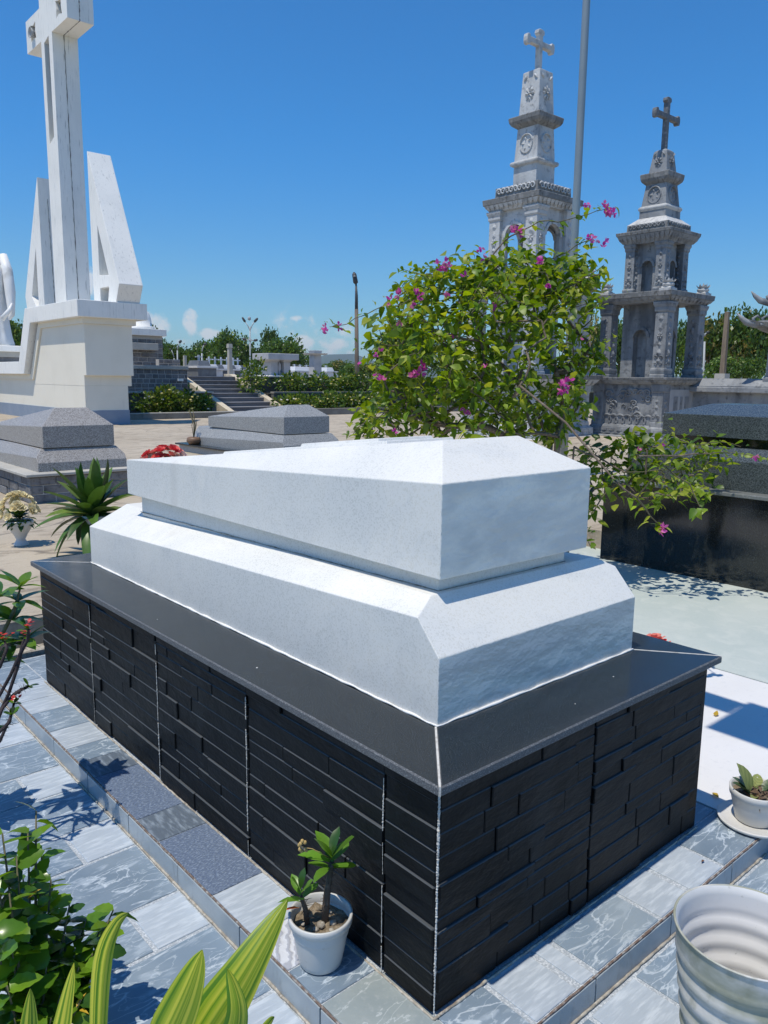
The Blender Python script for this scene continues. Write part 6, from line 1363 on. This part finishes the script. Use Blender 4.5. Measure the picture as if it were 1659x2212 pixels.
# ------------------------------------------------------------------ shrubs in the planters
def clump(n, rx, ry, rz, leaf, mats, seed, flower=None, base=0.0):
    """(verts, faces, mat index) of a leafy mound"""
    rr = random.Random(seed); V, F, MI = [], [], []
    lobes = [(Vector((rr.uniform(-.6,.6)*rx, rr.uniform(-.6,.6)*ry, base+rz*rr.uniform(.25,.8))), rr.uniform(.35,.6)) for _ in range(8)]
    def put(c, d, s, mi, w=.5):
        u = d.orthogonal().normalized(); u = Matrix.Rotation(rr.uniform(0,6.28), 3, d) @ u; k = len(V)
        V.extend([tuple(c), tuple(c+d*s*.5+u*s*w*.5), tuple(c+d*s), tuple(c+d*s*.5-u*s*w*.5)]); F.append((k,k+1,k+2,k+3)); MI.append(mi)
    for _ in range(n):
        c, r = rr.choice(lobes); d = Vector((rr.gauss(0,1), rr.gauss(0,1), rr.gauss(0,1))).normalized(); q = c+Vector((d.x*rx*r, d.y*ry*r, d.z*rz*r))*rr.uniform(.6,1.05)
        if q.z < base*.2: continue
        put(q, (d+Vector((rr.uniform(-.7,.7), rr.uniform(-.7,.7), rr.uniform(-.4,.6)))).normalized(), leaf*rr.uniform(.6,1.4), rr.choices(range(len(mats)), [3,3,2][:len(mats)])[0], .55)
    return V, F, MI
def leafy(name, geo, mats, parent):
    V, F, MI = geo; me = bpy.data.meshes.new(name); me.from_pydata(V, [], F)
    for m in mats: me.materials.append(m)
    me.polygons.foreach_set('material_index', MI); me.update()
    return obj_from(name, me, None, parent)
MS = [leafmat('shrub_leaf', (.11,.19,.022), .35), leafmat('shrub_leaf_dark', (.05,.105,.014), .25), leafmat('shrub_leaf_olive', (.19,.24,.035), .35)]
m_yel = mat('pale_yellow_flower', (.68,.58,.20), .6)
m_whi = mat('white_flower', (.70,.68,.58), .6)
def shrub(label, x, y, z, w, d, h, seed, nf=8):
    t = thing('planter_shrub', label, 'shrub', (x, y, z), 'shrubs in the terrace planters')
    g = clump(620, w, d, h, .15, MS, seed, base=0); g = ([(a+x, b+y, c+z) for a, b, c in g[0]], g[1], g[2]); leafy('foliage', g, MS, t)['kind'] = 'stuff'
    rr = random.Random(seed+1); st = MB()
    for k in range(4): st.tube([(x+rr.uniform(-.2,.2)*w, y, z-.05), (x+rr.uniform(-.5,.5)*w, y+rr.uniform(-.3,.3)*d, z+h*.6)], [.02,.008], 5)
    st.build('stems', m_bark, t)
    for k in range(nf):
        a = rr.uniform(math.pi*.8, math.pi*2.2); v = rr.uniform(.25, 1.0); q = MB().lathe([(0,-.02),(.05,.0),(.045,.03),(0,.04)], 6, (x+math.cos(a)*w*rr.uniform(.3,.9), y-abs(math.sin(a))*d*.9, z+h*v)); q.build('flower', m_yel if rr.random() < .7 else m_whi, t)
lab = ['leafy shrub with yellow flowers, leftmost by the cross pedestal','tall flowering shrub left of the stairs','rounded shrub in the bed left of the stairs','shrub leaning on the left parapet of the stairs']
for i, (px, w, h) in enumerate([(330,.75,.72),(350,.5,.85),(396,.75,.72),(440,.55,.6)]):
    p = aty(px, 880, YK+.95); shrub(lab[i], p.x, YK+.95, .3, w, .6, h, 40+i)
lab = ['shrub just right of the stairs in the lower bed','second shrub right of the stairs in the lower bed','low flowering shrub in the middle of the lower bed','flowering shrub at the right of the lower bed','last shrub of the lower bed before the bougainvillea','shrub of the lower bed half hidden by the bougainvillea']
for i, (px, w, h) in enumerate([(622,.7,.5),(655,.9,.5),(690,1.1,.6),(735,1.1,.62),(775,1.0,.6),(815,1.0,.6)]):
    p = aty(px, 880, YK+.95); shrub(lab[i], p.x, YK+.95, .33, w, .6, h, 50+i)
lab = ['big yellow-flowered shrub beside the top of the right parapet','shrub in the upper bed below the altar','shrub in the upper bed below the stone pillar','shrub in the upper bed right of the pillar','rightmost shrub of the upper bed']
for i, (px, w, h) in enumerate([(550,.75,1.15),(632,1.15,.75),(712,.95,.72),(752,.8,.66),(795,1.1,.78)]):
    p = aty(px, 835, YL2+.95); shrub(lab[i], p.x, YL2+.95, .98, w, .6, h, 60+i)
# ------------------------------------------------------------------ trees
MT = [leafmat('tree_leaf', (.095,.175,.028), .32), leafmat('tree_leaf_dark', (.035,.078,.016), .2), leafmat('tree_leaf_light', (.16,.24,.04), .32)]
MTY = [leafmat('mango_leaf', (.12,.20,.028), .3), leafmat('mango_leaf_dark', (.045,.095,.016), .2), leafmat('mango_leaf_flush', (.34,.28,.075), .3)]
def crown_geo(seed, n, leaf, mats, squash=1.0):
    rr = random.Random(seed); V, F, MI = [], [], []
    lobes = []
    for k in range(26):
        a = rr.uniform(0, 6.28); e = rr.uniform(-.5, 1.3); r = rr.uniform(.35, .72); lobes.append((Vector((math.cos(a)*math.cos(e)*r, math.sin(a)*math.cos(e)*r, .52+math.sin(e)*r*.55*squash)), rr.uniform(.16,.34), rr.random()))
    for _ in range(n):
        c, r, tone = rr.choice(lobes); d = Vector((rr.gauss(0,1), rr.gauss(0,1), rr.gauss(0,.8)+.25)).normalized(); q = c+d*r*rr.uniform(.72,1.08)
        if rr.random() < .06: q += d*.08
        dd = (d*.5+Vector((rr.uniform(-1,1), rr.uniform(-1,1), rr.uniform(-1,.6)))).normalized(); u = Matrix.Rotation(rr.uniform(0,6.28), 3, dd) @ dd.orthogonal().normalized(); s = leaf*rr.uniform(.6,1.5); k = len(V)
        V.extend([tuple(q), tuple(q+dd*s*.5+u*s*.32), tuple(q+dd*s), tuple(q+dd*s*.5-u*s*.32)]); F.append((k,k+1,k+2,k+3)); MI.append(0 if tone < .5 else (1 if rr.random() < .4 else 2) if tone > .75 else rr.choice((0,1)))
    return V, F, MI
PROTO = []
for sd_, mats in ((1, MT), (2, MT), (3, MT), (4, MTY), (5, MTY)):
    V, F, MI = crown_geo(sd_, 3800, .085, mats); me = bpy.data.meshes.new('crown'); me.from_pydata(V, [], F)
    for m in mats: me.materials.append(m)
    me.polygons.foreach_set('material_index', MI); me.update(); PROTO.append(me)
tr_ = MB().tube([(0,0,-.1),(.02,0,.3),(0,.02,.62)], [.045,.035,.015], 8)
for k in range(6): a = k*1.05; tr_.tube([(0,0,.28+.03*k),(math.cos(a)*.2,math.sin(a)*.2,.5),(math.cos(a)*.45,math.sin(a)*.45,.62)], [.02,.014,.005], 6)
TRUNK = tr_.mesh('trunk', m_bark)
def tree(label, px, ytop, ybase, d, wpx, kind, rot=0):
    """wpx: crown width in picture units at depth d"""
    b = atd(px, ybase, d); top = atd(px, ytop, d).z; w = wpx*d/FPX/1.5; hgt = top-b.z
    t = thing('tree', label, 'tree', (b.x, b.y, b.z), 'trees beyond the terrace')
    for me, nm in ((PROTO[kind], 'crown'), (TRUNK, 'trunk')):
        o = link(bpy.data.objects.new(nm, me)); o.parent = t; o.scale = (w, w, hgt/1.10); o.rotation_euler = (0, 0, rot)
        if nm == 'crown': o['kind'] = 'stuff'
    return t
TREES = [(18,690,800,60,70,1,'dark tree behind the robed statue'),(44,700,800,66,50,0,'tree between the statue and the monument'),(323,706,800,75,60,2,'treetop poking above the stone podium'),(372,742,805,85,60,0,'tree right of the stone podium'),(404,756,806,88,60,1,'low tree left of the stairs, second from the podium'),(432,745,806,85,64,2,'tree behind the street lamp left of the stairs'),
    (462,733,806,84,66,0,'round tree above the left parapet of the stairs'),(495,716,806,80,72,1,'tallest tree above the stairs'),(522,736,806,82,56,2,'tree just left of the four-armed lamp'),(553,752,806,86,64,0,'tree left of the altar table'),(585,712,806,84,44,1,'slim treetop rising behind the altar table'),(615,728,806,82,80,0,'broad tree behind the altar table'),(642,752,806,84,48,2,'tree at the right end of the altar table'),
    (706,786,808,110,40,1,'far tree right of the stone pillar'),(735,780,810,105,56,3,'low bushy tree left of the dark street lamp'),(765,786,812,100,50,0,'low tree under the dark street lamp'),(800,784,812,95,60,4,'low tree right of the dark street lamp'),(866,696,812,62,90,0,'dark tree half hidden by the bougainvillea'),(905,720,812,70,70,2,'tree behind the left of the bougainvillea'),
    (1268,690,820,60,64,3,'tree between the two towers'),(1335,690,820,70,90,0,'dark tree behind the shorter tower'),(1392,720,820,70,90,1,'tree seen through the columns of the shorter tower'),(1478,700,824,62,70,2,'tree just right of the shorter tower'),(1528,694,826,48,96,3,'mango tree with yellowish new leaves behind the lamp'),(1592,672,828,46,110,4,'large mango tree behind the wooden post'),(1655,668,830,44,90,0,'green tree behind the roofed shrine'),(1560,770,828,40,70,1,'dark low tree behind the carved wall'),(1612,775,828,40,70,2,'low tree left of the shrine column'),(1000,740,815,90,110,0,'tree far behind the taller tower'),(660,790,808,120,60,0,'distant low tree behind the small graves')]
for i, (px, yt, yb, d, w, k, l) in enumerate(TREES): tree(l, px, yt, yb+6, d, w*1.15, k, i*1.3)
# ------------------------------------------------------------------ power line, hills
p0, p1 = atd(560, 797, 120), atd(1100, 752, 60)
pts = [p0.lerp(p1, k/20)-Vector((0, 0, 1.6*math.sin(math.pi*k/20))) for k in range(21)]
tag(MB().tube(pts, .02, 4).build('power_line', m_dpole), 'thin power line sagging across the sky left of the bougainvillea', 'cable')
hm = mat('forested_hill', (.045,.075,.035), .95, [('noise',.004,.4,.65,(.03,.055,.03),.8)])
hl = MB(); n = 90; ring = []
V = []
for i in range(n):
    a = R(-40)+R(180)*i/(n-1); q = noise.noise(Vector((i*.17, 3.1, 0)))*.5+.5+.35*noise.noise(Vector((i*.6, 9, 0))); c_ = 95*max(.12, q)
    pk = math.degrees(a); c_ += 85*math.exp(-((pk-51.5)/3.2)**2)
    for r_, hz in ((3600, -.6), (4100, c_*.7), (4500, c_), (5200, -.6)): V.append((CAM.x+math.cos(a)*r_, CAM.y+math.sin(a)*r_, hz))
hl.add(V, [(4*i+j, 4*(i+1)+j, 4*(i+1)+j+1, 4*i+j+1) for i in range(n-1) for j in range(3)], True)
tag(hl.build('hills', hm), 'low forested hills on the horizon', kind='structure')

# ------------------------------------------------------------------ humid air
hz = bpy.data.materials.new('haze_air'); hz.use_nodes = True
_n, _l = hz.node_tree.nodes, hz.node_tree.links; _n.remove(_n['Principled BSDF'])
pv = _n.new('ShaderNodeVolumePrincipled'); pv.inputs['Color'].default_value = (.86, .92, 1.0, 1); pv.inputs['Density'].default_value = 1.3e-4; pv.inputs['Anisotropy'].default_value = .2
_l.new(pv.outputs[0], _n['Material Output'].inputs['Volume'])
tag(MB().box(-5600, 5600, -5600, 5600, -1.6, 215).build('haze', hz), 'pale blue haze over the far hills', kind='stuff')
